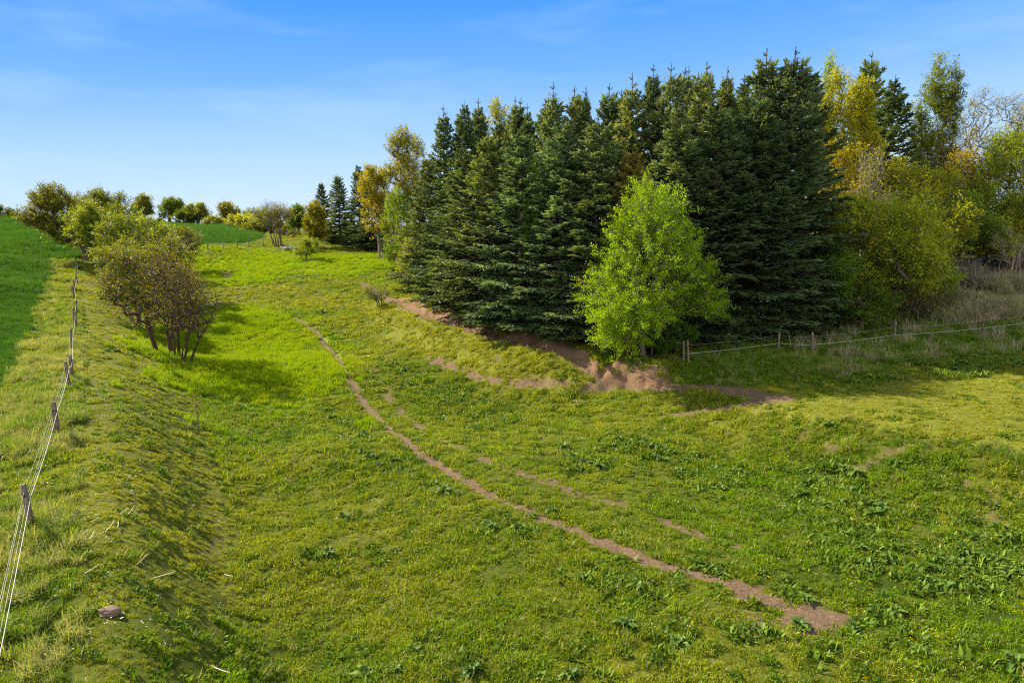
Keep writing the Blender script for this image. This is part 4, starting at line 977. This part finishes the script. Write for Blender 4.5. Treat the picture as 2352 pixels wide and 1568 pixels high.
def fence(label, posts, h, r0, wires, group=None, seed=0, ins=True, lean=.06):
    """posts: world (x,y); wires: (height, radius, material, side offset, sag, first, last)"""
    r = np.random.default_rng(seed)
    o = np.array(posts[0]); z0 = float(height(*o))
    t = thing('post_and_wire_fence', label, 'fence', (o[0], o[1], z0), group)
    meshes = [post_mesh(seed * 10 + k, h, r0) for k in range(3)]
    for m in meshes: m.materials.append(M_POST)
    im = None
    if ins:
        V, Q = tubes([[(0, 0, -.035), (0, 0, -.02), (0, 0, .02), (0, 0, .035)]], [[.012, .028, .028, .012]], 8)
        im = mesh_np('insulator', V, [Q]); im.materials.append(M_INS)
    W_ = []
    for k, (x, y) in enumerate(posts):
        z = float(height(x, y))
        p = bpy.data.objects.new('post', meshes[k % 3]); COL.objects.link(p); p.parent = t
        p.location = (x - o[0], y - o[1], z - z0); p.rotation_euler = (r.normal(0, lean), r.normal(0, lean), r.uniform(0, 6.28))
        s = r.uniform(.92, 1.1); p.scale = (1, 1, s)
        W_.append((x - o[0], y - o[1], z - z0))
        if ins:
            q = bpy.data.objects.new('insulator', im); COL.objects.link(q); q.parent = p; q.location = (r0 + .015, 0, h * .78)
            q.rotation_euler = (0, math.pi / 2, 0)
    for hh, rr, mt, off, sag, a, b in wires:
        pts = [(x + off, y - off * .3, z + hh) for x, y, z in W_[a:b]]
        if len(pts) > 1: link('wire', wire_mesh('wire', pts, rr, sag), t, mt)
    return t
fp = [at_z(75, 1219, 2.2), at_z(134, 1004, 2.2)]
e0 = at_z(0, 1392, 3.1); e1 = np.array([fp[0][0], fp[0][1], 0]); e2 = e1 + (e0 - e1) * 2.6
posts = [(e2[0], e2[1]), (fp[0][0], fp[0][1]), (fp[1][0], fp[1][1])]
for Y in (30.6, 32.2, 38.8, 46.5, 48.2, 53, 60.5, 66, 72, 78, 84): posts.append((fence_x(Y) + .1 * math.sin(Y * 3), Y))
fence('long fence of weathered round posts with a white rope along the crop verge', posts, 1.22, .075,
      [(.92, .006, M_ROPE, .10, .10, 0, 14), (1.08, .0022, M_WIRE, -.08, .08, 0, 6), (.72, .0022, M_WIRE, -.08, .12, 0, 5), (.45, .0022, M_WIRE, -.3, .1, 0, 4)], seed=1)
pl_ = [at_z(895, 648, 2.75), at_z(985, 668, 2.75), at_z(1017, 702, 2.68), at_z(1160, 735, 2.6), at_z(1288, 775, 2.5), at_z(1400, 795, 2.25), at_z(1566, 832, 1.9)]
fence('low fence of grey posts under the spruces along the earth bank', [(p[0] + .15, p[1] + .2) for p in pl_], 1.1, .07,
      [(.98, .010, M_WIRE, 0, .05, 0, 7)], seed=2, ins=False, lean=.05)
pr_ = [at_z(1566, 832, 1.9), at_z(1787, 808, 2.1), at_z(1868, 812, 2.2), at_z(2053, 790, 2.5), at_z(2255, 773, 2.7), at_z(2450, 752, 2.95)]
fence('fence of pale square-cut posts with a white tape before the right-hand thicket', [(p[0] + (.4 if k == 0 else 0), p[1]) for k, p in enumerate(pr_)], 1.25, .065,
      [(.55, .0085, M_ROPE, 0, .04, 0, 6), (1.05, .003, M_WIRE, 0, .08, 0, 6)], seed=3, lean=.03)
ff = [ground(x, y) for x, y in ((478, 578), (512, 575), (545, 572), (572, 569), (605, 566), (640, 563))]
fence('short row of thin dark stakes along the lower edge of the far crop', [(p[0], p[1]) for p in ff], 1.3, .07, [(1.1, .008, M_WIRE, 0, .05, 0, 6)], seed=4, ins=False)
fs = [at_d(834, 588, 103), at_d(868, 586, 101), at_d(903, 584, 99)]
fence('three pale stakes at the foot of the far spruces', [(p[0], p[1]) for p in fs], 1.2, .07, [(1.0, .008, M_WIRE, 0, .05, 0, 3)], seed=5, ins=False)
# ------------------------------------------------------------------ dock plants
M_DOCK = foliage('dock_leaves', (.036, .085, .006), (.175, .255, .034), .32, .22)
def dock_mesh(seed, big=1.0):
    r = np.random.default_rng(seed); V, F = [], []; cv = []
    n = int(r.integers(20, 32))
    for k in range(n):
        az = k * 2.4 + r.normal(0, .6); L = r.uniform(.14, .40) * big; w = L * r.uniform(.27, .38)
        el = r.uniform(.2, 1.2); K = 6; b = len(V)
        tone = r.uniform(0, 1)
        for j in range(K):
            u = j / (K - 1); a = el - 1.25 * u * u
            s = u * L
            x = s * math.cos(el) * (1 + .15 * u); z = .02 + math.sin(el) * s - .9 * L * u ** 2.6 * .55 + .02 * math.sin(u * 9 + k)
            hw = w * .5 * math.sin(math.pi * min(1, .10 + .9 * u)) ** .7 if u < 1 else .004
            if u < .2: hw = .012
            for sgn in (-1, 0, 1):
                y = sgn * hw; zz = z + abs(sgn) * hw * .45 + r.normal(0, .006)
                V.append((x * math.cos(az) - y * math.sin(az), x * math.sin(az) + y * math.cos(az), max(zz, .012)))
                cv.append(np.clip(tone * .7 + r.normal(0, .1) + .15 * (sgn == 0), 0, 1))
        for j in range(K - 1):
            for c in (0, 1):
                F.append((b + j * 3 + c, b + j * 3 + c + 1, b + j * 3 + c + 4, b + j * 3 + c + 3))
    return mesh_np('dock_plant', np.array(V), [np.array(F)], {'cv': np.array(cv)}, smooth=True)
DOCKS = [dock_mesh(s) for s in range(7)]
for d in DOCKS: d.materials.append(M_DOCK)
_d = random.Random(8); DXY = []
def dock(px, py, s, label, group, col=(1, 1, 1)):
    x, y = ground(px, py)
    o = bpy.data.objects.new('dock_plant', DOCKS[_d.randrange(7)]); COL.objects.link(o)
    o.location = (x, y, float(height(x, y)) - .02 + .03 * s); o.rotation_euler = (_d.uniform(-.1, .1), _d.uniform(-.1, .1), _d.uniform(0, 6.28)); s *= 1.12; o.scale = (s, s, s * _d.uniform(.85, 1.2)); o.color = (*col, 1)
    tag(o, label, 'dock', group)
    DXY.append((x, y))
def patch(label, group, pts, s0, s1, col=(1, 1, 1)):
    for px, py in pts:
        dock(px, py, _d.uniform(s0, s1), label, group, col)
        if _d.random() < .45: dock(px + _d.gauss(0, 16), py + _d.gauss(0, 7), _d.uniform(s0, s1) * .75, label, group, col)
def ring(cx, cy, rx, ry, n, seed):
    r = random.Random(seed); out = []
    for _ in range(n):
        a = r.uniform(0, 6.28); q = math.sqrt(r.random()); out.append((cx + rx * q * math.cos(a), cy + ry * q * math.sin(a)))
    return out
patch('broad-leaved dock in the large clump at the foot of the right-hand bank', 'docks in the large clump below the right-hand bank', [(1870, 1130), (1905, 1108), (1950, 1132), (1990, 1160), (1930, 1160), (1960, 1095), (1838, 1142), (2028, 1172), (1890, 1165), (2005, 1185), (1925, 1085), (1850, 1112)], .85, 1.25)
patch('yellowish dock in the loose band in front of the large clump', 'docks in the band before the large clump', [(1870, 1192), (1905, 1205), (1950, 1200), (1845, 1180), (1985, 1215)], .6, .85, (1.3, 1.15, .7))
patch('dark broad dock in the clump at the middle of the right foreground', 'docks at the middle of the right foreground', [(1900, 1245), (1935, 1235), (1975, 1262), (2010, 1275), (2040, 1290), (1950, 1290), (1990, 1300), (2060, 1262), (1915, 1275)], .7, 1.05)
patch('dock in the spreading patch by the right edge of the photo', 'docks by the right edge', ring(2230, 1320, 125, 52, 24, 3) + [(2290, 1215), (2310, 1240), (2330, 1262), (2250, 1235), (2320, 1300)], .65, 1.05)
patch('grey-sheened dock in the group uphill of the fainter track', 'docks uphill of the fainter track', [(1292, 1032), (1315, 1050), (1345, 1068), (1375, 1075), (1330, 1080), (1422, 1012), (1440, 1025), (1405, 1028), (1512, 1032), (1520, 1062), (1490, 1030), (1592, 1048), (1570, 1062), (1662, 1102), (1640, 1082), (1690, 1085), (1655, 1125), (1560, 1085)], .75, 1.1, (1, 1.0, 1.0))
patch('low dock in the long weedy strip between the two lower tracks', 'docks in the weedy strip', [(878, 842), (905, 838), (930, 852), (958, 868), (942, 885), (985, 880), (1010, 892), (1035, 905), (1062, 912), (1015, 925), (1085, 925), (1112, 930), (1045, 955), (1130, 945), (1090, 960), (960, 905), (1160, 968), (1120, 975), (1015, 965), (1070, 985)], .7, 1.0, (.95, 1.1, .8))
patch('shiny dock in the group left of the main dirt track', 'docks left of the main dirt track', [(850, 1055), (885, 1048), (832, 1042), (905, 1065), (868, 1072), (762, 962), (785, 1002), (752, 945), (830, 1005), (800, 975)], .65, 1.0)
patch('small dock by the lower end of the main dirt track', 'docks by the lower end of the main track', [(1342, 1330), (1420, 1342), (1462, 1352), (1445, 1330), (1700, 1452), (1745, 1448), (1835, 1440), (1660, 1322), (1632, 1305), (1850, 1382), (2012, 1402), (2055, 1412), (1965, 1450), (1560, 1352)], .6, .9)
patch('sunlit yellow-green dock on the plateau before the right-hand fence', 'docks on the right-hand plateau', ring(2235, 835, 118, 26, 30, 5) + [(2000, 870), (1965, 880), (2055, 872), (2105, 840)], .7, 1.05, (1.35, 1.25, .8))
for px, py, s, lab in ((1022, 1132, 1.1, 'pale grey-leaved dock standing alone just below the main dirt track'), (790, 1195, .95, 'dark solitary dock in the open turf left of centre'), (755, 1275, .8, 'small dark dock below the solitary one left of centre'),
                       (1125, 1210, .9, 'dock half hidden in weeds where the main track bends'), (1195, 1218, .95, 'wide dock right beside the lower main track'), (1270, 1178, .8, 'round dock tucked against the main track'), (1440, 1442, 1.1, 'large spreading dock alone in the right half of the foreground'),
                       (840, 1552, .9, 'big dock cut by the bottom edge left of centre'), (905, 1550, .8, 'dock with upright pale leaves at the bottom edge left of centre'), (950, 1502, .75, 'pale dock a little above the bottom edge left of centre'), (1085, 1545, .85, 'upright dock at the bottom edge near the centre'),
                       (1310, 1558, .8, 'grey-green dock at the bottom edge right of the centre'), (2330, 1530, 1.0, 'large dock in the bottom right corner'), (740, 722, 1.9, 'dark leafy weed clump standing alone on the far turf'), (268, 808, .8, 'flat dark weed on the left-hand bank by the rope fence'),
                       (1908, 985, 1.0, 'round dark weed tuft on the face of the right-hand bank'), (1560, 1480, .9, 'sprawling dock between the dirt patch and the bottom edge'), (2110, 1495, .9, 'lone dock below the dirt patch at the right')):
    dock(px, py, s, lab, None)
dx = np.array(DXY); gr = np.random.default_rng(17)
xy = np.repeat(dx, 6, 0); xy = xy + gr.normal(0, .55, xy.shape)
for pl_, dn_ in (([(850, 822), (930, 838), (1080, 902), (1190, 958), (1150, 992), (1040, 975), (950, 918), (860, 852)], 4.5), ([(740, 930), (830, 985), (930, 1040), (930, 1075), (820, 1060), (740, 990)], 2.2),
                 ([(1285, 1015), (1450, 1005), (1610, 1040), (1710, 1085), (1680, 1125), (1560, 1080), (1400, 1060), (1300, 1085)], 3.0), ([(1820, 1130), (1900, 1085), (2000, 1120), (2060, 1180), (1950, 1215), (1840, 1200)], 5.0),
                 ([(1880, 1230), (2000, 1240), (2352, 1230), (2352, 1370), (2100, 1330), (1900, 1290)], 3.2), ([(2090, 815), (2352, 800), (2352, 868), (2150, 862)], 3.0), ([(1050, 1190), (1280, 1190), (1480, 1330), (1520, 1420), (1350, 1370), (1150, 1260)], 1.8),
                 ([(760, 1500), (1300, 1480), (1700, 1500), (1700, 1568), (760, 1568)], 1.6), ([(1900, 1440), (2352, 1440), (2352, 1568), (1800, 1568)], 2.0)):
    w_ = poly(pl_); lo, hi = w_.min(0), w_.max(0); q_ = gr.uniform(lo, hi, (int(dn_ * np.prod(hi - lo)), 2))
    xy = np.vstack([xy, q_[(poly_soft(w_, q_[:, 0], q_[:, 1], .8) > gr.random(len(q_))) & (fbm(q_[:, 0] * .9, q_[:, 1] * .9, 61, 2) > -.18)]])
zq = zones(xy[:, 0], xy[:, 1]); xy = xy[zq['dirt'] < .4]
scatter('dock_seedlings', 'smaller broad-leaved weeds filling the gaps between the docks', 'weeds', xy, gr.uniform(.55, 1.5, len(xy)), np.clip(gr.normal(.25, .3, len(xy)), 0, 1),
        [tuft_mesh('dockling%d' % k, 34, .20, .10, .26, .042, .8, 700 + k, True) for k in range(5)],
        grass_mat('dockling_leaves', ((.034, .078, .004), (.135, .22, .014), (.07, .11, .008), (.22, .28, .035)), .32, spec=.12), gr)
# ------------------------------------------------------------------ small things
def rock_mesh(seed, sx, sy, sz):
    import bmesh
    bm = bmesh.new(); bmesh.ops.create_icosphere(bm, subdivisions=3, radius=1)
    V = np.array([v.co[:] for v in bm.verts])
    n = 1 + .35 * fbm(V[:, 0] * 1.4 + seed, V[:, 1] * 1.4 + V[:, 2] * 1.9, seed, 4)
    for v, k in zip(bm.verts, n): v.co = (v.co.x * k * sx, v.co.y * k * sy, v.co.z * k * sz)
    me = bpy.data.meshes.new('stone'); bm.to_mesh(me); bm.free(); return me
M_ROCK = plain('fieldstone', (.10, .065, .045), (.22, .15, .105), 7, .85, .15)
x, y = ground(250, 1412)
o = link('stone', rock_mesh(3, .23, .17, .13), None, M_ROCK); o.location = (x, y, float(height(x, y)) + .02)
tag(o, 'reddish-brown fieldstone half sunk in the turf at the lower left', 'stone')
M_PALE = plain('pale_stone', (.20, .19, .17), (.40, .385, .36), 5, .85, .15)
r = np.random.default_rng(4)
for k, (px, py) in enumerate(((655, 562), (660, 564), (666, 563), (672, 565), (676, 563), (650, 565), (664, 566))):
    q = at_d(px, py, 106); s = r.uniform(.18, .36)
    o = link('stone', rock_mesh(20 + k, s * 1.3, s, s * .7), None, M_PALE); o.location = (q[0], 106 + r.uniform(-1, 1), float(height(q[0], 106)) + .15)
    tag(o, 'pale stone in the small heap at the far end of the meadow', 'stone', 'pale stones heaped at the meadow end')
def stick(px, py, L, az, label, group, mat, rr=.012, up=.15, name='dry_stalk', cat='stalk', bend=.15):
    x, y = ground(px, py); z = float(height(x, y)) + .06
    d = np.array([math.cos(az), math.sin(az), 0.0]); s = np.array([-d[1], d[0], 0])
    P_ = np.array([d * L * (u - .5) + s * L * bend * u * u + (0, 0, up * L * u) for u in (0, .35, .7, 1)])
    V, Q = tubes([P_], [np.array([1, .95, .8, .5]) * rr], 6)
    o = link(name, mesh_np(name, V, [Q], smooth=True), None, mat); o.location = (x, y, z)
    tag(o, label, cat, group)
r = random.Random(3)
for px, py, L, az in ((113, 1203, .42, -.7), (162, 1192, .4, -.6), (195, 1232, .3, 1.3), (257, 1218, .5, 1.5), (274, 1212, .3, 1.9), (303, 1180, .45, 1.6), (220, 1200, .25, 1.0), (130, 1240, .22, 1.5), (152, 1236, .35, -.8), (215, 1238, .35, 1.7), (365, 1342, .75, -.15), (287, 1182, .3, 1.2), (213, 1320, .3, .8), (523, 1328, .4, -.7)):
    stick(px, py, L, az, 'short bleached stalk lying on the turf of the left-hand bank', 'bleached stalks on the left-hand bank', M_STRAW, .011, r.uniform(.05, .3))
stick(500, 1545, .7, -.75, 'long thin bleached stalk lying near the bottom left edge', None, M_STRAW, .011)
stick(325, 1302, .5, 1.0, 'curved bleached stalk above the reddish stone', None, M_STRAW, .010, bend=.4)
stick(1172, 743, .95, -.3, 'weathered grey log end lying on top of the earth bank', None, M_DEAD, .09, .02, 'log', 'log', .03)
# sapling on the bank and the snapped stub below the thorn bush
def twiggy(name, label, cat, px, py, H_, n, seed, spread, mat):
    rg = np.random.default_rng(seed); x, y = ground(px, py); z = float(height(x, y))
    P_, R_ = [], []
    st = np.array([(0, 0, -.1), (.02, 0, H_ * .35), (-.01, .02, H_ * .7), (.03, .0, H_)]); P_.append(st); R_.append([.026, .022, .015, .006])
    for k in range(n):
        u = rg.uniform(.05, .95); b = np.array([0, 0, H_ * u]); a = rg.uniform(0, 6.28); L = rg.uniform(.15, .5) * spread
        d = np.array([math.cos(a) * .7, math.sin(a) * .7, .7]); P_.append(np.array([b, b + d * L * .4, b + d * L * .75 + (0, 0, .03), b + d * L])); R_.append([.008, .007, .005, .003])
    V, Q = tubes(P_, R_, 5)
    t = thing(name, label, cat, (x, y, z)); link('stem', mesh_np('stem', V, [Q], smooth=True), t, mat)
    nl = n * 5; pp = np.stack([rg.normal(0, .12, nl) * spread, rg.normal(0, .12, nl) * spread, rg.uniform(.03, H_, nl) ** 1.0], 1)
    V, Q = cards(pp, unit(rg.normal(size=(nl, 3))), unit(rg.normal(size=(nl, 3)) + (0, 0, 1)), rg.uniform(.03, .06, nl), rg.uniform(.02, .04, nl))
    l = link('leaves', mesh_np('leaves', V, [Q], None, {'cv': rg.random(nl)}), t, M_LEAF)
    return t
twiggy('sapling', 'thin lone sapling standing at the foot of the left-hand bank', 'sapling', 457, 1000, 2.0, 26, 5, 1.0, M_WOOD)
twiggy('dead_stub', 'short broken grey stub in front of the bare twig bush', 'stub', 395, 852, .9, 5, 6, .9, M_WOOD2)
# roots hanging out of the earth bank end
P_, R_ = [], []
rg = np.random.default_rng(9); x, y = ground(1482, 862); z = float(height(x, y))
for k in range(16):
    a = rg.uniform(3.4, 6.0); b = np.array([rg.uniform(-1.2, 1.4), .45 + rg.normal(0, .2), .55 + rg.normal(0, .15)]); L = rg.uniform(.3, .9)
    d = np.array([math.cos(a) * .6, math.sin(a) * .5, -.75]); P_.append(np.array([b, b + d * L * .35 + (.03, 0, .04), b + d * L * .7, b + d * L + rg.normal(0, .06, 3)])); R_.append(np.array([.03, .024, .016, .006]) * rg.uniform(.6, 1.2))
V, Q = tubes(P_, R_, 5)
o = link('tree_roots', mesh_np('tree_roots', V, [Q], smooth=True), None, M_WOOD); o.location = (x, y, z)
tag(o, 'bare roots hanging from the broken end of the earth bank', 'roots')
# low barn on the skyline
bp = at_d(372, 521, 236); bz = float(height(bp[0], bp[1]))
t = thing('barn', 'long low barn with a dark brown roof on the skyline behind the bronze oak', 'barn', (bp[0], bp[1], bz - .3), None, .35)
def gable(L, Wd, h0, h1, ov, name, wall):
    x0, x1, y0, y1 = -L / 2, L / 2, -Wd / 2, Wd / 2
    if wall:
        V = [(x0, y0, 0), (x1, y0, 0), (x1, y1, 0), (x0, y1, 0), (x0, y0, h0), (x1, y0, h0), (x1, y1, h0), (x0, y1, h0), (x0, 0, h1), (x1, 0, h1)]
        return mesh_np(name, np.array(V, float), [np.array([(0, 1, 5, 4), (2, 3, 7, 6)]), np.array([(1, 2, 6, 9, 5), (3, 0, 4, 8, 7)])])
    x0 -= ov; x1 += ov; e = ov * (h1 - h0) / (Wd / 2); V = []
    for dz in (.05, .22):
        V += [(x0, y0 - ov, h0 - e + dz), (x1, y0 - ov, h0 - e + dz), (x1, 0, h1 + dz), (x0, 0, h1 + dz), (x1, y1 + ov, h0 - e + dz), (x0, y1 + ov, h0 - e + dz)]
    F = [(6, 7, 8, 9), (9, 8, 10, 11), (3, 2, 1, 0), (5, 4, 2, 3), (0, 1, 7, 6), (4, 5, 11, 10), (1, 2, 8, 7), (2, 4, 10, 8), (3, 0, 6, 9), (5, 3, 9, 11)]
    return mesh_np(name, np.array(V, float), [np.array(F)])
link('wall', gable(15, 8, 1.2, 2.4, 0, 'wall', True), t, plain('barn_brick', (.10, .06, .045), (.20, .12, .09), 3))
link('roof', gable(15, 8, 1.2, 2.4, .5, 'roof', False), t, plain('barn_roof', (.065, .04, .032), (.12, .075, .06), 2))
# the deer at the far edge of the meadow
dp = ground(908, 627); dz = float(height(*dp))
t = thing('deer', 'small dark deer standing in the meadow with its head raised, looking left', 'deer', (dp[0], dp[1], dz), None, 0)
J = [((.10, 0, .40), .10, -1), ((-.06, 0, .385), .095, 0), ((-.20, 0, .375), .085, 1), ((-.30, 0, .44), .05, 2), ((-.37, 0, .56), .036, 3), ((-.40, 0, .62), .042, 4), ((-.475, 0, .60), .022, 5), ((.23, 0, .43), .085, 0), ((.30, 0, .40), .03, 7)]
for s in (-1, 1):
    n_ = len(J)
    J += [((-.19, s * .06, .27), .036, 2), ((-.20, s * .065, .13), .016, n_), ((-.20, s * .065, .0), .014, n_ + 1)]
    J += [((.22, s * .065, .29), .05, 7), ((.27, s * .07, .16), .019, n_ + 3), ((.235, s * .07, .0), .014, n_ + 4)]
    J += [((-.385, s * .045, .70), .016, 5)]
me = bpy.data.meshes.new('body'); me.from_pydata([j[0] for j in J], [(i, j[2]) for i, j in enumerate(J) if j[2] >= 0], [])
b = link('body', me, t, plain('deer_coat', (.045, .03, .018), (.09, .058, .034), 6, .9, .05))
b.modifiers.new('skin', 'SKIN')
for v, j in zip(me.skin_vertices[0].data, J): v.radius = (j[1], j[1])
me.skin_vertices[0].data[0].use_root = True
sb = b.modifiers.new('smooth', 'SUBSURF'); sb.levels = 1; sb.render_levels = 2
# ------------------------------------------------------------------ camera, sun, sky
cam = bpy.data.cameras.new('camera'); cam.lens = 24.0; cam.sensor_width = 36.0; cam.clip_start = .1; cam.clip_end = 6000
co = bpy.data.objects.new('camera', cam); COL.objects.link(co)
co.location = (0, 0, CAM_H); co.rotation_euler = (math.pi / 2 - TH, 0, 0)
scene.camera = co
S = Vector((-.71, .45, .585)).normalized()
sl = bpy.data.lights.new('sun', 'SUN'); sl.energy = 5.0; sl.angle = rad(.5); sl.color = (1, .915, .74)
so = bpy.data.objects.new('sun', sl); COL.objects.link(so); so.location = (-60, 40, 60)
so.rotation_euler = (-S).to_track_quat('-Z', 'Y').to_euler()
w = bpy.data.worlds.new('World'); scene.world = w; w.use_nodes = True
nt = w.node_tree; nt.nodes.clear()
sk = nt.nodes.new('ShaderNodeTexSky'); sk.sky_type = 'NISHITA'; sk.sun_disc = False
sk.sun_elevation = math.asin(S.z); sk.sun_rotation = math.atan2(S.x, S.y)
sk.altitude = 50; sk.air_density = 1.0; sk.dust_density = .5; sk.ozone_density = 2.5
cmp_ = N(nt, 'ShaderNodeVectorMath', operation='MULTIPLY_ADD'); cmp_.inputs[1].default_value = (.16,) * 3; cmp_.inputs[2].default_value = (1, 1, 1)
nt.links.new(sk.outputs[0], cmp_.inputs[0])
dv = N(nt, 'ShaderNodeVectorMath', operation='DIVIDE'); nt.links.new(sk.outputs[0], dv.inputs[0]); nt.links.new(cmp_.outputs[0], dv.inputs[1])
tc = nt.nodes.new('ShaderNodeTexCoord')
sx = N(nt, 'ShaderNodeSeparateXYZ'); nt.links.new(tc.outputs['Generated'], sx.inputs[0])
# clear spring sky: pale at the horizon, deep blue overhead
grad = ramp(nt, mth(nt, 'ADD', mth(nt, 'ABSOLUTE', sx.outputs[2]), mth(nt, 'MULTIPLY', sx.outputs[0], -.055)), [(0, (.285, .355, .435)), (.10, (.175, .285, .425)), (.19, (.068, .190, .42)), (.28, (.020, .135, .42)), (.6, (.035, .13, .36)), (1, (.03, .10, .30))])
gs = N(nt, 'ShaderNodeVectorMath', operation='SCALE'); nt.links.new(grad, gs.inputs[0]); gs.inputs['Scale'].default_value = 8.8
sky0 = mixc(nt, .93, dv.outputs[0], gs.outputs[0])
mp = nt.nodes.new('ShaderNodeMapping'); mp.inputs['Scale'].default_value = (1.6, 1.6, 7)
nt.links.new(tc.outputs['Generated'], mp.inputs['Vector'])
cn = noise(nt, mp.outputs[0], 2.2, 6, .55)
cf = ramp(nt, cn, [(.50, (0, 0, 0)), (.82, (.24, .24, .24))])
bg = nt.nodes.new('ShaderNodeBackground'); bg.inputs['Strength'].default_value = .10
sky = mixc(nt, cf, sky0, (2.9, 3.6, 4.4))
# white cloud fill added to the unseen rear sky, brightens camera-facing shaded sides
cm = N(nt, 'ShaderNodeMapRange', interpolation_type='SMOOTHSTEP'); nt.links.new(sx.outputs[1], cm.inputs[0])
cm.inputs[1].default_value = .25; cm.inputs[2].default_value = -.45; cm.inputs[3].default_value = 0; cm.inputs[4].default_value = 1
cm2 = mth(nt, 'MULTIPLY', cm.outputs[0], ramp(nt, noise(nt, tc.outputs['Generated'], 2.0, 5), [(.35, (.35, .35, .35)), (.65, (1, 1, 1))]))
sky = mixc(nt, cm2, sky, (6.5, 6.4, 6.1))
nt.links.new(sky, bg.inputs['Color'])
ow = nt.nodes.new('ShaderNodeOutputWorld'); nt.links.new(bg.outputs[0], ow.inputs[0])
vs = scene.view_settings; scene.display_settings.display_device = 'sRGB'
vs.view_transform = 'Standard'; vs.look = 'None'; vs.exposure = 1.55; vs.gamma = 1.0; vs.use_curve_mapping = False
cy = scene.cycles
cy.max_bounces = 6; cy.diffuse_bounces = 4; cy.glossy_bounces = 2; cy.transmission_bounces = 4; cy.transparent_max_bounces = 6
cy.use_denoising = False
cy.pixel_filter_type = 'BLACKMAN_HARRIS'; cy.filter_width = 1.15
cy.caustics_reflective = False; cy.caustics_refractive = False
